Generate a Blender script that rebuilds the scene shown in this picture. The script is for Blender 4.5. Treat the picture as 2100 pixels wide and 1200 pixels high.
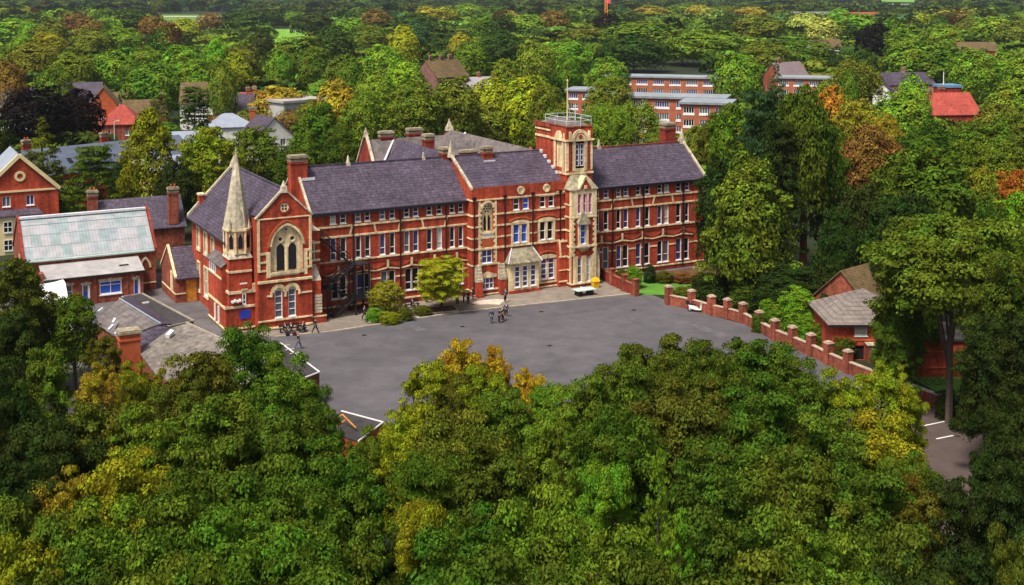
import bpy, bmesh, math, random
import numpy as np
from mathutils import Vector, Matrix
for o in list(bpy.data.objects): bpy.data.objects.remove(o)
scene = bpy.context.scene
# ---------------- camera, sky, sun, exposure ----------------
CAM_H = 38.0; PITCH = math.radians(3.5)
cam = bpy.data.cameras.new('camera'); cam_o = bpy.data.objects.new('camera', cam)
scene.collection.objects.link(cam_o); scene.camera = cam_o
cam.sensor_width = 36.0; cam.lens = 36.0*2540.25/2100; cam.shift_y = -469.63/2100;   # a nearly level lens shifted down: verticals stay upright
cam.clip_start = 1; cam.clip_end = 20000
cam_o.location = (0, 0, CAM_H); cam_o.rotation_euler = (math.pi/2-PITCH, 0, 0)
SUN_EL, SUN_AZ = math.radians(60), math.radians(215)   # azimuth clockwise from +Y
w = bpy.data.worlds.new("World"); scene.world = w; w.use_nodes = True
nt = w.node_tree; bg = nt.nodes['Background']
sky = nt.nodes.new('ShaderNodeTexSky'); sky.sky_type = 'NISHITA'; sky.sun_disc = False
sky.sun_elevation = SUN_EL; sky.sun_rotation = SUN_AZ; sky.air_density = 1.0; sky.dust_density = 4.0; sky.ozone_density = 1.0
ov = nt.nodes.new('ShaderNodeHueSaturation'); ov.inputs['Saturation'].default_value = .45   # thin cloud greys the blue
nt.links.new(sky.outputs[0], ov.inputs['Color']); nt.links.new(ov.outputs[0], bg.inputs[0]); bg.inputs[1].default_value = 0.08
sl = bpy.data.lights.new('sun', 'SUN'); sl.energy = 3.4; sl.angle = math.radians(13); sl.color = (1, .93, .82)
so = bpy.data.objects.new('sun', sl); scene.collection.objects.link(so)
sd = Vector((math.sin(SUN_AZ)*math.cos(SUN_EL), math.cos(SUN_AZ)*math.cos(SUN_EL), math.sin(SUN_EL)))
so.rotation_euler = sd.to_track_quat('Z', 'Y').to_euler()
scene.view_settings.view_transform = 'Standard'; scene.view_settings.look = 'None'
scene.view_settings.exposure = 0.65; scene.view_settings.gamma = 1
scene.render.engine = 'CYCLES'
scene.cycles.max_bounces = 5; scene.cycles.diffuse_bounces = 2; scene.cycles.glossy_bounces = 2
scene.cycles.transmission_bounces = 3; scene.cycles.transparent_max_bounces = 4

# ---------------- geometry helpers ----------------
PH = (2100, 1200); F = 2540.25
def ray(px, py):
    x = (px-1050)/F; y = -(py-130.37)/F; c, s = math.cos(PITCH), math.sin(PITCH)
    return Vector((x, c+y*s, -s+y*c))
def at(px, py, z=0.0):
    """the real place whose height is z that stands in this direction"""
    r = ray(px, py); t = (z-CAM_H)/r.z
    return Vector((r.x*t, r.y*t, z))
ROT = math.radians(27.95)
UX = Vector((math.cos(ROT), math.sin(ROT), 0)); UY = Vector((-math.sin(ROT), math.cos(ROT), 0))
ORI = Vector((-17.936, 144.926, 0))
def S2W(x, y, z=0): return ORI+UX*x+UY*y+Vector((0, 0, z))
def at_s(px, py, z=0):
    p = at(px, py, z)-ORI
    return (p.dot(UX), p.dot(UY))
COL = scene.collection
OFF = {}
def tag(o, label=None, cat=None, group=None, kind=None):
    if label: o['label'] = label
    if cat: o['category'] = cat
    if group: o['group'] = group
    if kind: o['kind'] = kind
    return o
def thing(name, label, cat, x, y, group=None, rz=None, z=0, world=False):
    """Empty at the base of a thing; x, y in the school's own frame unless world"""
    o = bpy.data.objects.new(name, None); COL.objects.link(o)
    o.location = (x, y, z) if world else S2W(x, y, z)
    o.rotation_euler = (0, 0, ROT if rz is None else rz)
    OFF[o.name] = (0, 0, 0) if (world or rz is not None) else (x, y, z)
    return tag(o, label, cat, group)
class MB:
    def __init__(s): s.v = []; s.f = []
    def poly(s, pts):
        n = len(s.v); s.v += [tuple(p) for p in pts]; s.f.append(tuple(range(n, n+len(pts))))
    def hexa(s, p):   # 8 points: bottom 4, top 4
        n = len(s.v); s.v += [tuple(q) for q in p]
        for f in ((0,3,2,1),(4,5,6,7),(0,1,5,4),(1,2,6,5),(2,3,7,6),(3,0,4,7)): s.f.append(tuple(n+i for i in f))
    def box(s, x0, x1, y0, y1, z0, z1):
        s.hexa([(x0,y0,z0),(x1,y0,z0),(x1,y1,z0),(x0,y1,z0),(x0,y0,z1),(x1,y0,z1),(x1,y1,z1),(x0,y1,z1)])
    def prism(s, bot, top):
        n = len(s.v); k = len(bot); s.v += [tuple(p) for p in bot]+[tuple(p) for p in top]
        s.f.append(tuple(n+i for i in range(k))[::-1]); s.f.append(tuple(n+k+i for i in range(k)))
        for i in range(k):
            j = (i+1) % k; s.f.append((n+i, n+j, n+k+j, n+k+i))
    def slab(s, pts, th):       # polygon thickened downwards
        s.prism([(p[0], p[1], p[2]-th) for p in pts], pts)
    def cone(s, cx, cy, z0, z1, r0, r1, n=8, rot=0.0):
        b = [(cx+r0*math.cos(rot+2*math.pi*i/n), cy+r0*math.sin(rot+2*math.pi*i/n), z0) for i in range(n)]
        t = [(cx+r1*math.cos(rot+2*math.pi*i/n), cy+r1*math.sin(rot+2*math.pi*i/n), z1) for i in range(n)]
        s.prism(b, t)
    def tube(s, p, q, r, r2=None, n=6):
        p = Vector(p); q = Vector(q); d = (q-p).normalized(); r2 = r if r2 is None else r2
        a = d.orthogonal().normalized(); b = d.cross(a)
        s.prism([p+(a*math.cos(t)+b*math.sin(t))*r for t in [2*math.pi*i/n for i in range(n)]],
                [q+(a*math.cos(t)+b*math.sin(t))*r2 for t in [2*math.pi*i/n for i in range(n)]])
    # --- pieces on a wall: F = ('y', plane) faces -y, ('x', plane) faces -x ; a along wall, d outward
    def fp(s, F_, a, d, z): return (a, F_[1]-d, z) if F_[0] == 'y' else (F_[1]-d, a, z)
    def fbox(s, F_, a0, a1, d0, d1, z0, z1):
        s.hexa([s.fp(F_, a0, d1, z0), s.fp(F_, a1, d1, z0), s.fp(F_, a1, d0, z0), s.fp(F_, a0, d0, z0),
                s.fp(F_, a0, d1, z1), s.fp(F_, a1, d1, z1), s.fp(F_, a1, d0, z1), s.fp(F_, a0, d0, z1)])
    def fpoly(s, F_, pts, d0, d1):
        s.prism([s.fp(F_, a, d0, z) for a, z in pts], [s.fp(F_, a, d1, z) for a, z in pts])
    def fbar(s, F_, a0, z0, a1, z1, wd, d0, d1):
        L = math.hypot(a1-a0, z1-z0); nx, nz = -(z1-z0)/L*wd/2, (a1-a0)/L*wd/2
        s.fpoly(F_, [(a0-nx, z0-nz), (a1-nx, z1-nz), (a1+nx, z1+nz), (a0+nx, z0+nz)], d0, d1)
    def fring(s, F_, ca, cz, r0, r1, d0, d1, n=16):
        for i in range(n):
            t0, t1 = 2*math.pi*i/n, 2*math.pi*(i+1)/n
            s.fpoly(F_, [(ca+r0*math.cos(t0), cz+r0*math.sin(t0)), (ca+r1*math.cos(t0), cz+r1*math.sin(t0)),
                         (ca+r1*math.cos(t1), cz+r1*math.sin(t1)), (ca+r0*math.cos(t1), cz+r0*math.sin(t1))], d0, d1)
    def fwall(s, F_, a0, a1, z0, z1, ops=(), rec=.3):
        A = sorted(set([a0, a1]+[v for o in ops for v in o[:2]])); Z = sorted(set([z0, z1]+[v for o in ops for v in o[2:]]))
        for i in range(len(A)-1):
            for j in range(len(Z)-1):
                ca, cz = (A[i]+A[i+1])/2, (Z[j]+Z[j+1])/2
                if any(o[0] < ca < o[1] and o[2] < cz < o[3] for o in ops): continue
                s.poly([s.fp(F_, A[i], 0, Z[j]), s.fp(F_, A[i+1], 0, Z[j]), s.fp(F_, A[i+1], 0, Z[j+1]), s.fp(F_, A[i], 0, Z[j+1])])
        for o in ops:
            c = [(o[0], o[2]), (o[1], o[2]), (o[1], o[3]), (o[0], o[3])]
            for k in range(4):
                p, q = c[k], c[(k+1) % 4]
                s.poly([s.fp(F_, p[0], 0, p[1]), s.fp(F_, q[0], 0, q[1]), s.fp(F_, q[0], -rec, q[1]), s.fp(F_, p[0], -rec, p[1])])
    def build(s, name, mat, parent=None, smooth=False):
        off = (0, 0, 0)
        if parent is not None:
            r = parent
            while r.parent: r = r.parent
            off = OFF.get(r.name, (0, 0, 0))
        me = bpy.data.meshes.new(name)
        me.from_pydata([(v[0]-off[0], v[1]-off[1], v[2]-off[2]) for v in s.v], [], s.f)
        bm = bmesh.new(); bm.from_mesh(me); bmesh.ops.recalc_face_normals(bm, faces=bm.faces); bm.to_mesh(me); bm.free()
        if smooth: me.shade_smooth()
        me.materials.append(mat)
        o = bpy.data.objects.new(name, me); COL.objects.link(o)
        if parent is not None: o.parent = parent
        return o

# ---------------- materials ----------------
def mat(name, col, rough=.85, var=.25, scale=3.0, col2=None, spec=.3, bump=0.0, metal=0.0, streak=None, coord='Object', detail=4, course=None, drip=0.0):
    m = bpy.data.materials.new(name); m.use_nodes = True; n = m.node_tree; N = n.nodes; L = n.links
    b = N['Principled BSDF']; b.inputs['Roughness'].default_value = rough; b.inputs['Metallic'].default_value = metal
    b.inputs['Specular IOR Level'].default_value = spec
    tc = N.new('ShaderNodeTexCoord'); mp = N.new('ShaderNodeMapping'); L.new(tc.outputs[coord], mp.inputs[0])
    if streak: mp.inputs['Scale'].default_value = streak
    no = N.new('ShaderNodeTexNoise'); no.inputs['Scale'].default_value = scale; no.inputs['Detail'].default_value = detail; no.inputs['Roughness'].default_value = .65
    L.new(mp.outputs[0], no.inputs['Vector'])
    rp = N.new('ShaderNodeValToRGB'); L.new(no.outputs[0], rp.inputs[0])
    c2 = col2 or tuple(min(1, c*(1+var)) for c in col); c1 = tuple(c*(1-var) for c in col)
    e = rp.color_ramp.elements; e[0].position = .32; e[0].color = (*c1, 1); e[1].position = .68; e[1].color = (*c2, 1)
    if col2:
        e2 = e.new(.5); e2.color = (*col, 1)
    out = rp.outputs[0]
    if course:   # courses of brick / slate / tile: (width, row height, mortar, dark factor, axis mapping)
        br = N.new('ShaderNodeTexBrick'); cw, ch, mo, dk = course[:4]
        sp = N.new('ShaderNodeSeparateXYZ'); L.new(tc.outputs['Object'], sp.inputs[0])
        ad = N.new('ShaderNodeMath'); ad.operation = 'ADD'
        cb = N.new('ShaderNodeCombineXYZ')
        if course[4] == 'wall': L.new(sp.outputs[0], ad.inputs[0]); L.new(sp.outputs[1], ad.inputs[1]); L.new(ad.outputs[0], cb.inputs[0]); L.new(sp.outputs[2], cb.inputs[1])
        else: L.new(sp.outputs[0], ad.inputs[0]); L.new(sp.outputs[1], ad.inputs[1]); L.new(ad.outputs[0], cb.inputs[0]); L.new(sp.outputs[2], cb.inputs[1])
        L.new(cb.outputs[0], br.inputs['Vector']); br.inputs['Scale'].default_value = 1
        br.inputs['Brick Width'].default_value = cw; br.inputs['Row Height'].default_value = ch; br.inputs['Mortar Size'].default_value = mo; br.inputs['Mortar Smooth'].default_value = .4
        br.inputs['Color1'].default_value = (1, 1, 1, 1); br.inputs['Color2'].default_value = (1-dk*.5,)*3+(1,); br.inputs['Mortar'].default_value = (1-dk,)*3+(1,)
        mx = N.new('ShaderNodeMix'); mx.data_type = 'RGBA'; mx.blend_type = 'MULTIPLY'; mx.inputs[0].default_value = 1
        L.new(out, mx.inputs[6]); L.new(br.outputs[0], mx.inputs[7]); out = mx.outputs[2]
    if drip:     # soot and rain streaks that run down the wall
        md = N.new('ShaderNodeMapping'); md.inputs['Scale'].default_value = (1.6, 1.6, .14); L.new(tc.outputs['Object'], md.inputs[0])
        nd = N.new('ShaderNodeTexNoise'); nd.inputs['Scale'].default_value = 1.0; nd.inputs['Detail'].default_value = 7; L.new(md.outputs[0], nd.inputs['Vector'])
        rd = N.new('ShaderNodeMapRange'); rd.inputs[1].default_value = .35; rd.inputs[2].default_value = .62; rd.inputs[3].default_value = 1-drip; rd.inputs[4].default_value = 1.08; L.new(nd.outputs[0], rd.inputs[0])
        xd = N.new('ShaderNodeMix'); xd.data_type = 'RGBA'; xd.blend_type = 'MULTIPLY'; xd.inputs[0].default_value = 1; L.new(out, xd.inputs[6]); L.new(rd.outputs[0], xd.inputs[7]); out = xd.outputs[2]
    # a second, large, slow variation so nothing is flat
    n2 = N.new('ShaderNodeTexNoise'); n2.inputs['Scale'].default_value = scale*.17; n2.inputs['Detail'].default_value = 3
    L.new(mp.outputs[0], n2.inputs['Vector'])
    mr = N.new('ShaderNodeMapRange'); mr.inputs[1].default_value = .3; mr.inputs[2].default_value = .7; mr.inputs[3].default_value = 1-var*.6; mr.inputs[4].default_value = 1+var*.6
    L.new(n2.outputs[0], mr.inputs[0])
    m2 = N.new('ShaderNodeMix'); m2.data_type = 'RGBA'; m2.blend_type = 'MULTIPLY'; m2.inputs[0].default_value = 1
    L.new(out, m2.inputs[6]); L.new(mr.outputs[0], m2.inputs[7]); L.new(m2.outputs[2], b.inputs['Base Color'])
    if bump:
        bp = N.new('ShaderNodeBump'); bp.inputs['Strength'].default_value = bump; bp.inputs['Distance'].default_value = .05
        L.new(no.outputs[0], bp.inputs['Height']); L.new(bp.outputs[0], b.inputs['Normal'])
    return m
BRICK = mat('red_brick', (.44, .064, .027), .9, .36, 2.6, drip=.42, course=(.45, .15, .02, .25, 'wall'), bump=.2)
BRICK_P = mat('plum_brick', (.28, .038, .022), .9, .34, 2.4, drip=.35, course=(.45, .15, .02, .25, 'wall'))
BRICK_O = mat('orange_brick', (.45, .10, .035), .9, .2, 1.5, course=(.45, .15, .02, .2, 'wall'))
BRICK_W = mat('weathered_brick', (.30, .080, .045), .9, .42, 2.4, drip=.4, course=(.45, .15, .02, .3, 'wall'))
BRICK_F = mat('flat_brick', (.38, .12, .06), .9, .2, .8)
STONE = mat('cream_stone', (.78, .62, .36), .85, .26, 3.0, drip=.38)
STONE_M = mat('mossy_stone', (.26, .22, .15), .95, .4, 2.2, col2=(.38, .34, .25))
STONE_D = mat('weathered_stone', (.50, .43, .31), .9, .35, 2.6, col2=(.66, .58, .44), drip=.35)
SLATE = mat('slate', (.076, .055, .088), .66, .42, 2.4, col2=(.130, .102, .145), course=(.55, .27, .05, .5, 'roof'), bump=.3, spec=.4)
SLATE_L = mat('lichened_slate', (.15, .125, .125), .8, .4, 1.3, col2=(.20, .17, .15), course=(.5, .22, .03, .25, 'roof'))
SLATE_B = mat('blue_slate', (.10, .12, .17), .6, .15, 1.0, course=(.5, .25, .03, .2, 'roof'))
SLATE_PB = mat('pale_blue_slate', (.26, .29, .36), .6, .12, 1.0)
TILE_R = mat('red_tile', (.35, .060, .042), .85, .3, 1.5, course=(.4, .25, .04, .25, 'roof'))
TILE_B = mat('brown_tile', (.15, .10, .045), .9, .35, 1.6, course=(.4, .2, .04, .4, 'roof'))
TILE_G = mat('grey_tile', (.23, .19, .17), .9, .25, 1.4, course=(.6, .3, .05, .4, 'roof'))
LEAD = mat('lead', (.62, .63, .68), .5, .15, 2)
FELT = mat('roofing_felt', (.045, .040, .042), .95, .3, 1.2)
FELT_P = mat('pale_felt', (.34, .32, .32), .9, .18, .9)
IRON = mat('black_iron', (.015, .014, .016), .5, .2, 3)
WHITE = mat('white_paint', (.78, .76, .74), .5, .06, 4)
CREAMP = mat('cream_render', (.66, .55, .30), .85, .12, 1)
WRENDER = mat('white_render', (.72, .70, .66), .85, .12, 1)
PLY = mat('orange_board', (.62, .25, .035), .8, .3, 2.5)
BLUE = mat('blue_paint', (.02, .05, .45), .5, .1, 3)
BRONZE = mat('rooflight_green', (.34, .44, .42), .4, .15, 2)
ASPH = mat('asphalt', (.092, .084, .093), .92, .2, .35, detail=9, bump=.15)
ASPH_G = mat('granular_paving', (.20, .165, .135), .95, .25, .8, detail=8)
ASPH_D = mat('dark_asphalt', (.10, .092, .095), .92, .3, .5, detail=8)
KERB = mat('kerb', (.33, .28, .22), .9, .2, 1.5)
PALE = mat('pale_slab', (.55, .45, .36), .9, .2, 1.0)
GRASS = mat('grass', (.045, .10, .015), .95, .4, .12, detail=8)
GRASS_B = mat('bright_grass', (.14, .30, .02), .95, .15, .05, detail=6)
LAWN = mat('lawn_green', (.08, .20, .02), .95, .3, .4, detail=8)
GROUND = mat('woodland_floor', (.016, .024, .007), .95, .5, .05, detail=8)
SOIL = mat('leaf_litter', (.09, .045, .02), .95, .4, .8)
BARK = mat('bark', (.075, .055, .04), .95, .4, 2, streak=(3, 3, .5))
BARK_R = mat('redwood_bark', (.16, .05, .03), .95, .35, 2, streak=(3, 3, .4))
def glass(name, col, rough=.08):
    m = bpy.data.materials.new(name); m.use_nodes = True; b = m.node_tree.nodes['Principled BSDF']
    b.inputs['Base Color'].default_value = (*col, 1); b.inputs['Roughness'].default_value = rough; b.inputs['Specular IOR Level'].default_value = .55
    return m
GL_D = glass('dark_glass', (.012, .012, .016)); GL_G = glass('grey_glass', (.10, .11, .14), .1)
GL_B = glass('blue_glass', (.03, .10, .55)); GL_P = glass('pink_blind', (.55, .04, .32), .5); GL_W = glass('pale_blind', (.48, .47, .42), .5)  # GL_B is a plain blue pane colour
GL_V = glass('violet_glass', (.05, .045, .16))
def leafmat(name, trans=.13):
    m = bpy.data.materials.new(name); m.use_nodes = True; n = m.node_tree; N = n.nodes; L = n.links
    N.remove(N['Principled BSDF']); out = N['Material Output']
    oi = N.new('ShaderNodeObjectInfo'); tc = N.new('ShaderNodeTexCoord')
    no = N.new('ShaderNodeTexNoise'); no.inputs['Scale'].default_value = 2.2; no.inputs['Detail'].default_value = 3; L.new(tc.outputs['Object'], no.inputs['Vector'])
    ge = N.new('ShaderNodeNewGeometry')
    # per leaf and per bough tints: hue swings between greener and yellower
    hs = N.new('ShaderNodeHueSaturation'); L.new(oi.outputs['Color'], hs.inputs['Color'])
    m1 = N.new('ShaderNodeMapRange'); m1.inputs[1].default_value = .3; m1.inputs[2].default_value = .7; m1.inputs[3].default_value = .472; m1.inputs[4].default_value = .535; L.new(no.outputs[0], m1.inputs[0]); L.new(m1.outputs[0], hs.inputs['Hue'])
    m2 = N.new('ShaderNodeMapRange'); m2.inputs[3].default_value = .55; m2.inputs[4].default_value = 1.5; L.new(ge.outputs['Random Per Island'], m2.inputs[0]); L.new(m2.outputs[0], hs.inputs['Value'])
    n3 = N.new('ShaderNodeTexNoise'); n3.inputs['Scale'].default_value = 4.5; L.new(tc.outputs['Object'], n3.inputs['Vector'])
    m3 = N.new('ShaderNodeMapRange'); m3.inputs[1].default_value = .33; m3.inputs[2].default_value = .67; m3.inputs[3].default_value = .65; m3.inputs[4].default_value = 1.4; L.new(n3.outputs[0], m3.inputs[0])
    mm = N.new('ShaderNodeMath'); mm.operation = 'MULTIPLY'; L.new(m2.outputs[0], mm.inputs[0]); L.new(m3.outputs[0], mm.inputs[1]); L.new(mm.outputs[0], hs.inputs['Value'])
    d = N.new('ShaderNodeBsdfDiffuse'); t = N.new('ShaderNodeBsdfTranslucent'); mx = N.new('ShaderNodeMixShader'); mx.inputs[0].default_value = trans
    L.new(hs.outputs[0], d.inputs[0]); L.new(hs.outputs[0], t.inputs[0]); L.new(d.outputs[0], mx.inputs[1]); L.new(t.outputs[0], mx.inputs[2]); L.new(mx.outputs[0], out.inputs[0])
    return m
LEAF = leafmat('foliage')

# ---------------- windows ----------------
def win(parent, F_, a0, a1, z0, z1, g=None, rec=.16, trans=(.5,), mull=(), fw=.085, sill=True, name='window', fm=None, label=None):
    m = MB(); D = (-rec, -rec+.09)
    m.fbox(F_, a0, a0+fw, *D, z0, z1); m.fbox(F_, a1-fw, a1, *D, z0, z1)
    m.fbox(F_, a0+fw, a1-fw, *D, z0, z0+fw*1.3); m.fbox(F_, a0+fw, a1-fw, *D, z1-fw, z1)
    for t in trans: zz = z0+(z1-z0)*t; m.fbox(F_, a0+fw, a1-fw, D[0]+.01, D[1]-.01, zz-.04, zz+.04)
    for t in mull: aa = a0+(a1-a0)*t; m.fbox(F_, aa-.045, aa+.045, D[0]+.004, D[1]-.004, z0+fw*1.3, z1-fw)
    if sill: m.fbox(F_, a0-.05, a1+.05, -rec+.091, .1, z0-.09, z0+.03)
    o = m.build(name, fm or WHITE, parent)
    if label: o['label'] = label
    p = MB(); p.poly([p.fp(F_, a0, -rec+.02, z0), p.fp(F_, a1, -rec+.02, z0), p.fp(F_, a1, -rec+.02, z1), p.fp(F_, a0, -rec+.02, z1)])
    p.build('pane', g or GL_D, o)
    return o
def gable_roof_x(m, x0, x1, y0, y1, ze, zr, ov=.35, th=.16, yr=None):   # ridge along x
    yr = (y0+y1)/2 if yr is None else yr
    sl0 = (zr-ze)/(yr-y0); sl1 = (zr-ze)/(y1-yr)
    m.slab([(x0, y0-ov, ze-ov*sl0), (x1, y0-ov, ze-ov*sl0), (x1, yr, zr), (x0, yr, zr)], th)
    m.slab([(x0, yr, zr), (x1, yr, zr), (x1, y1+ov, ze-ov*sl1), (x0, y1+ov, ze-ov*sl1)], th)
def gable_roof_y(m, x0, x1, y0, y1, ze, zr, ov=.35, th=.16, xr=None):
    xr = (x0+x1)/2 if xr is None else xr
    s0 = (zr-ze)/(xr-x0); s1 = (zr-ze)/(x1-xr)
    m.slab([(x0-ov, y0, ze-ov*s0), (xr, y0, zr), (xr, y1, zr), (x0-ov, y1, ze-ov*s0)], th)
    m.slab([(xr, y0, zr), (x1+ov, y0, ze-ov*s1), (x1+ov, y1, ze-ov*s1), (xr, y1, zr)], th)
def hip_roof(m, x0, x1, y0, y1, ze, zr, ov=.4, th=.14):
    x0 -= ov; x1 += ov; y0 -= ov; y1 += ov
    if x1-x0 >= y1-y0:
        h = (y1-y0)/2; a = (x0+h, y0+h, zr); b = (x1-h, y0+h, zr)
        if x1-x0 < 2*h+.1: b = (a[0]+.05, a[1], a[2])
        c = [(x0, y0, ze), (x1, y0, ze), (x1, y1, ze), (x0, y1, ze)]
        m.slab([c[0], c[1], b, a], th); m.slab([c[1], c[2], b], th); m.slab([c[2], c[3], a, b], th); m.slab([c[3], c[0], a], th)
    else:
        h = (x1-x0)/2; a = (x0+h, y0+h, zr); b = (x0+h, y1-h, zr)
        c = [(x0, y0, ze), (x1, y0, ze), (x1, y1, ze), (x0, y1, ze)]
        m.slab([c[0], c[1], a], th); m.slab([c[1], c[2], b, a], th); m.slab([c[2], c[3], b], th); m.slab([c[3], c[0], a, b], th)
def chimney(parent, cx, cy, wx, wy, z0, z1, bm=None, pots=2, cap=True, band=True):
    m = MB(); m.box(cx-wx/2, cx+wx/2, cy-wy/2, cy+wy/2, z0, z1)
    m.box(cx-wx/2-.08, cx+wx/2+.08, cy-wy/2-.08, cy+wy/2+.08, z1-.65, z1-.5)
    o = m.build('chimney', bm or BRICK, parent)
    m = MB()
    if cap: m.box(cx-wx/2-.13, cx+wx/2+.13, cy-wy/2-.13, cy+wy/2+.13, z1, z1+.22); m.box(cx-wx/2-.03, cx+wx/2+.03, cy-wy/2-.03, cy+wy/2+.03, z1+.22, z1+.34)
    if band: m.box(cx-wx/2-.04, cx+wx/2+.04, cy-wy/2-.04, cy+wy/2+.04, z1-.42, z1-.12)
    m.build('chimney_cap', STONE_M, o)
    if pots:
        m = MB()
        for i in range(pots): m.cone(cx+(i-(pots-1)/2)*.5*(1 if wx > wy else 0), cy+(i-(pots-1)/2)*.5*(0 if wx > wy else 1), z1+.2, z1+.75, .16, .13, 8)
        m.build('chimney_pot', BRICK_O, o)
    return o
# =====================  THE SCHOOL  =====================
sch = thing('school_building', 'long red brick Victorian school with cream stone bands, slate roofs and square tower', 'school', 4, 0)
R = random.Random(5)
YF = ('y', 0.0)
def bands(name, F_, lst, mat_=STONE, lab=None):     # lst of (a0, a1, z0, z1, proud)
    m = MB()
    for a0, a1, z0, z1, d in lst: m.fbox(F_, a0, a1, -.02, d, z0, z1)
    return m.build(name, mat_, sch)
def rpane(kind=0):
    return R.choice([GL_D, GL_D, GL_D, GL_G, GL_V, GL_D, GL_V, GL_D, GL_D, GL_W] if kind == 0 else [GL_D, GL_D, GL_V, GL_D, GL_G])
# --- west wing
pairsW = [(-3.73,-3.0,-2.5,-1.75), (-.6,.1,.56,1.27), (2.46,3.18,3.73,4.43), (5.59,6.32,6.77,7.5), (8.57,9.3,9.9,10.63), (11.65,12.34,12.85,13.5)]
def wing(x0, x1, pairs, ze, zr, yr, gz, tallg, dz):
    ops = []; W_ = []
    for i, (a, b, c, d) in enumerate(pairs):
        for p, q in ((a, b), (c, d)):
            W_.append((p, q, 10.42+dz, 11.55+dz, 'top')); W_.append((p, q, 6.15+dz, 8.75+dz, 'mid'))
        if tallg: W_ += [(a+.02, b+.12, gz[0], gz[1], 'gr'), (c-.12, d+.05, gz[0], gz[1], 'gr')]
        else: W_ += [(a+.1, b+.25, gz[0], gz[1], 'gr'), (c-.15, d+.0, gz[0], gz[1], 'gr')]
    ops = [w_[:4] for w_ in W_]
    m = MB(); m.fwall(YF, x0, x1, 0, ze, ops); m.box(x0, x1, 10.9, 11.1, 0, ze-.1)
    m.poly([(x1, 0, 0), (x1, 11, 0), (x1, 11, ze), (x1, yr, zr), (x1, 0, ze)])
    m.poly([(x0, 0, 0), (x0, 11, 0), (x0, 11, ze), (x0, yr, zr), (x0, 0, ze)])
    m.build('wall', BRICK, sch)
    for p, q, a, b, k in W_:
        if k == 'top': win(sch, YF, p, q, a, b, rpane(), trans=(.5,))
        elif k == 'mid': win(sch, YF, p, q, a, b, rpane(), trans=(.33,), fw=.09)
        else: win(sch, YF, p, q, a, b, rpane(1), trans=(.36,), fw=.09)
    bl = [(x0, x1, ze-.30, ze-.1, .1), (x0, x1, 9.98+dz, 10.2+dz, .1), (x0, x1, 8.80+dz, 9.0+dz, .1), (x0, x1, 5.88+dz, 6.05+dz, .12), (x0, x1, .55, .72, .14)]
    cuts = sorted([(q[0], q[1]) for q in W_ if q[4] == 'gr']); cur = x0
    for p, q in cuts+[(x1, x1)]:
        if p-cur > .1: bl.append((cur, p, 3.3, 3.47, .06))
        cur = q
    bands('stone_band', YF, bl)
    m = MB(); m.fbox(YF, x0, x1, -.02, .08, 0, .55); m.build('plinth', BRICK_P, sch)
    m = MB(); m.fbox(YF, x0, x1, -.02, .06, 5.45+dz, 5.62+dz); m.build('brick_string', BRICK_P, sch)
    for i, (a, b, c, d) in enumerate(pairs):
        m = MB()       # plum brick panels and moulded gablets over the ground floor
        mid = (b+c)/2
        m.fbox(YF, b+.02, c-.02, -.02, .03, 6.3+dz, 8.6+dz); m.build('brick_panel', BRICK_P, sch); m = MB(); m.fbox(YF, b+.02, c-.02, -.02, .03, 10.5+dz, 11.6+dz); m.build('brick_panel', BRICK_P, sch); m = MB()
        for s_ in (-1, 1): m.fbar(YF, mid+s_*1.75, 4.5+dz, mid+s_*.85, 4.78+dz, .16, -.02, .1); m.fbar(YF, mid+s_*.95, 4.72+dz, mid-s_*.05, 5.27+dz, .16, -.02, .1+.003*s_)
        m.build('brick_moulding', BRICK_P, sch)
    for i, (a, b, c, d) in enumerate(pairs):
        m = MB()
        mid = (b+c)/2
        m.fbox(YF, mid-.13, mid+.13, -.02, .13, 4.55, 5.5+dz)
        for s_ in (-1, 1): m.fbar(YF, mid+s_*1.62, 4.35+dz, mid+s_*.15, 4.55+dz, .14, .0, .12)
        if i % 1 == 0 and i < len(pairs)-1:
            nx_ = (d+pairs[i+1][0])/2; s_ = 1 if i % 2 else -1
            m.build('stone_dressing', STONE, sch); m = MB(); m.fbar(YF, nx_+s_*.12, 9.0+dz, nx_-s_*.12, 9.99+dz, .2, -.02, .09)
        m.build('stone_dressing', STONE, sch)
    m = MB(); m.box(x0, x1, -.48, -.34, ze-.22, ze-.08); m.build('gutter', IRON, sch)
    m = MB(); gable_roof_x(m, x0, x1, 0, 11, ze, zr, yr=yr); rf = m.build('roof', SLATE, sch)
    m = MB(); m.box(x0, x1, yr-.12, yr+.12, zr-.03, zr+.12); m.build('ridge_tiles', BRICK_P if x0 > 20 else SLATE, rf)
    return rf
rfW = wing(-6.2, 14.0, pairsW, 11.95, 16.6, 5.3, (1.5, 4.2), False, 0)
pairsE = [(32.4,33.2,33.9,34.65), (35.86,36.58,37.0,37.75), (38.94,39.68,40.4,41.15), (42.39,43.14,43.47,44.26), (45.44,46.25,46.93,47.6)]
rfE = wing(30.9, 50.3, pairsE, 12.07, 16.35, 5.6, (1.05, 4.0), True, .08)
for i, x in enumerate((-.95, 5.05, 11.1, 34.0+1.2, 40.03, 46.5)):
    m = MB(); m.box(x-.06, x+.06, -.2, -.08, .3, 11.7); m.box(x-.16, x+.16, -.3, -.06, 11.5, 11.8); m.build('drainpipe', IRON, sch)
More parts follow.
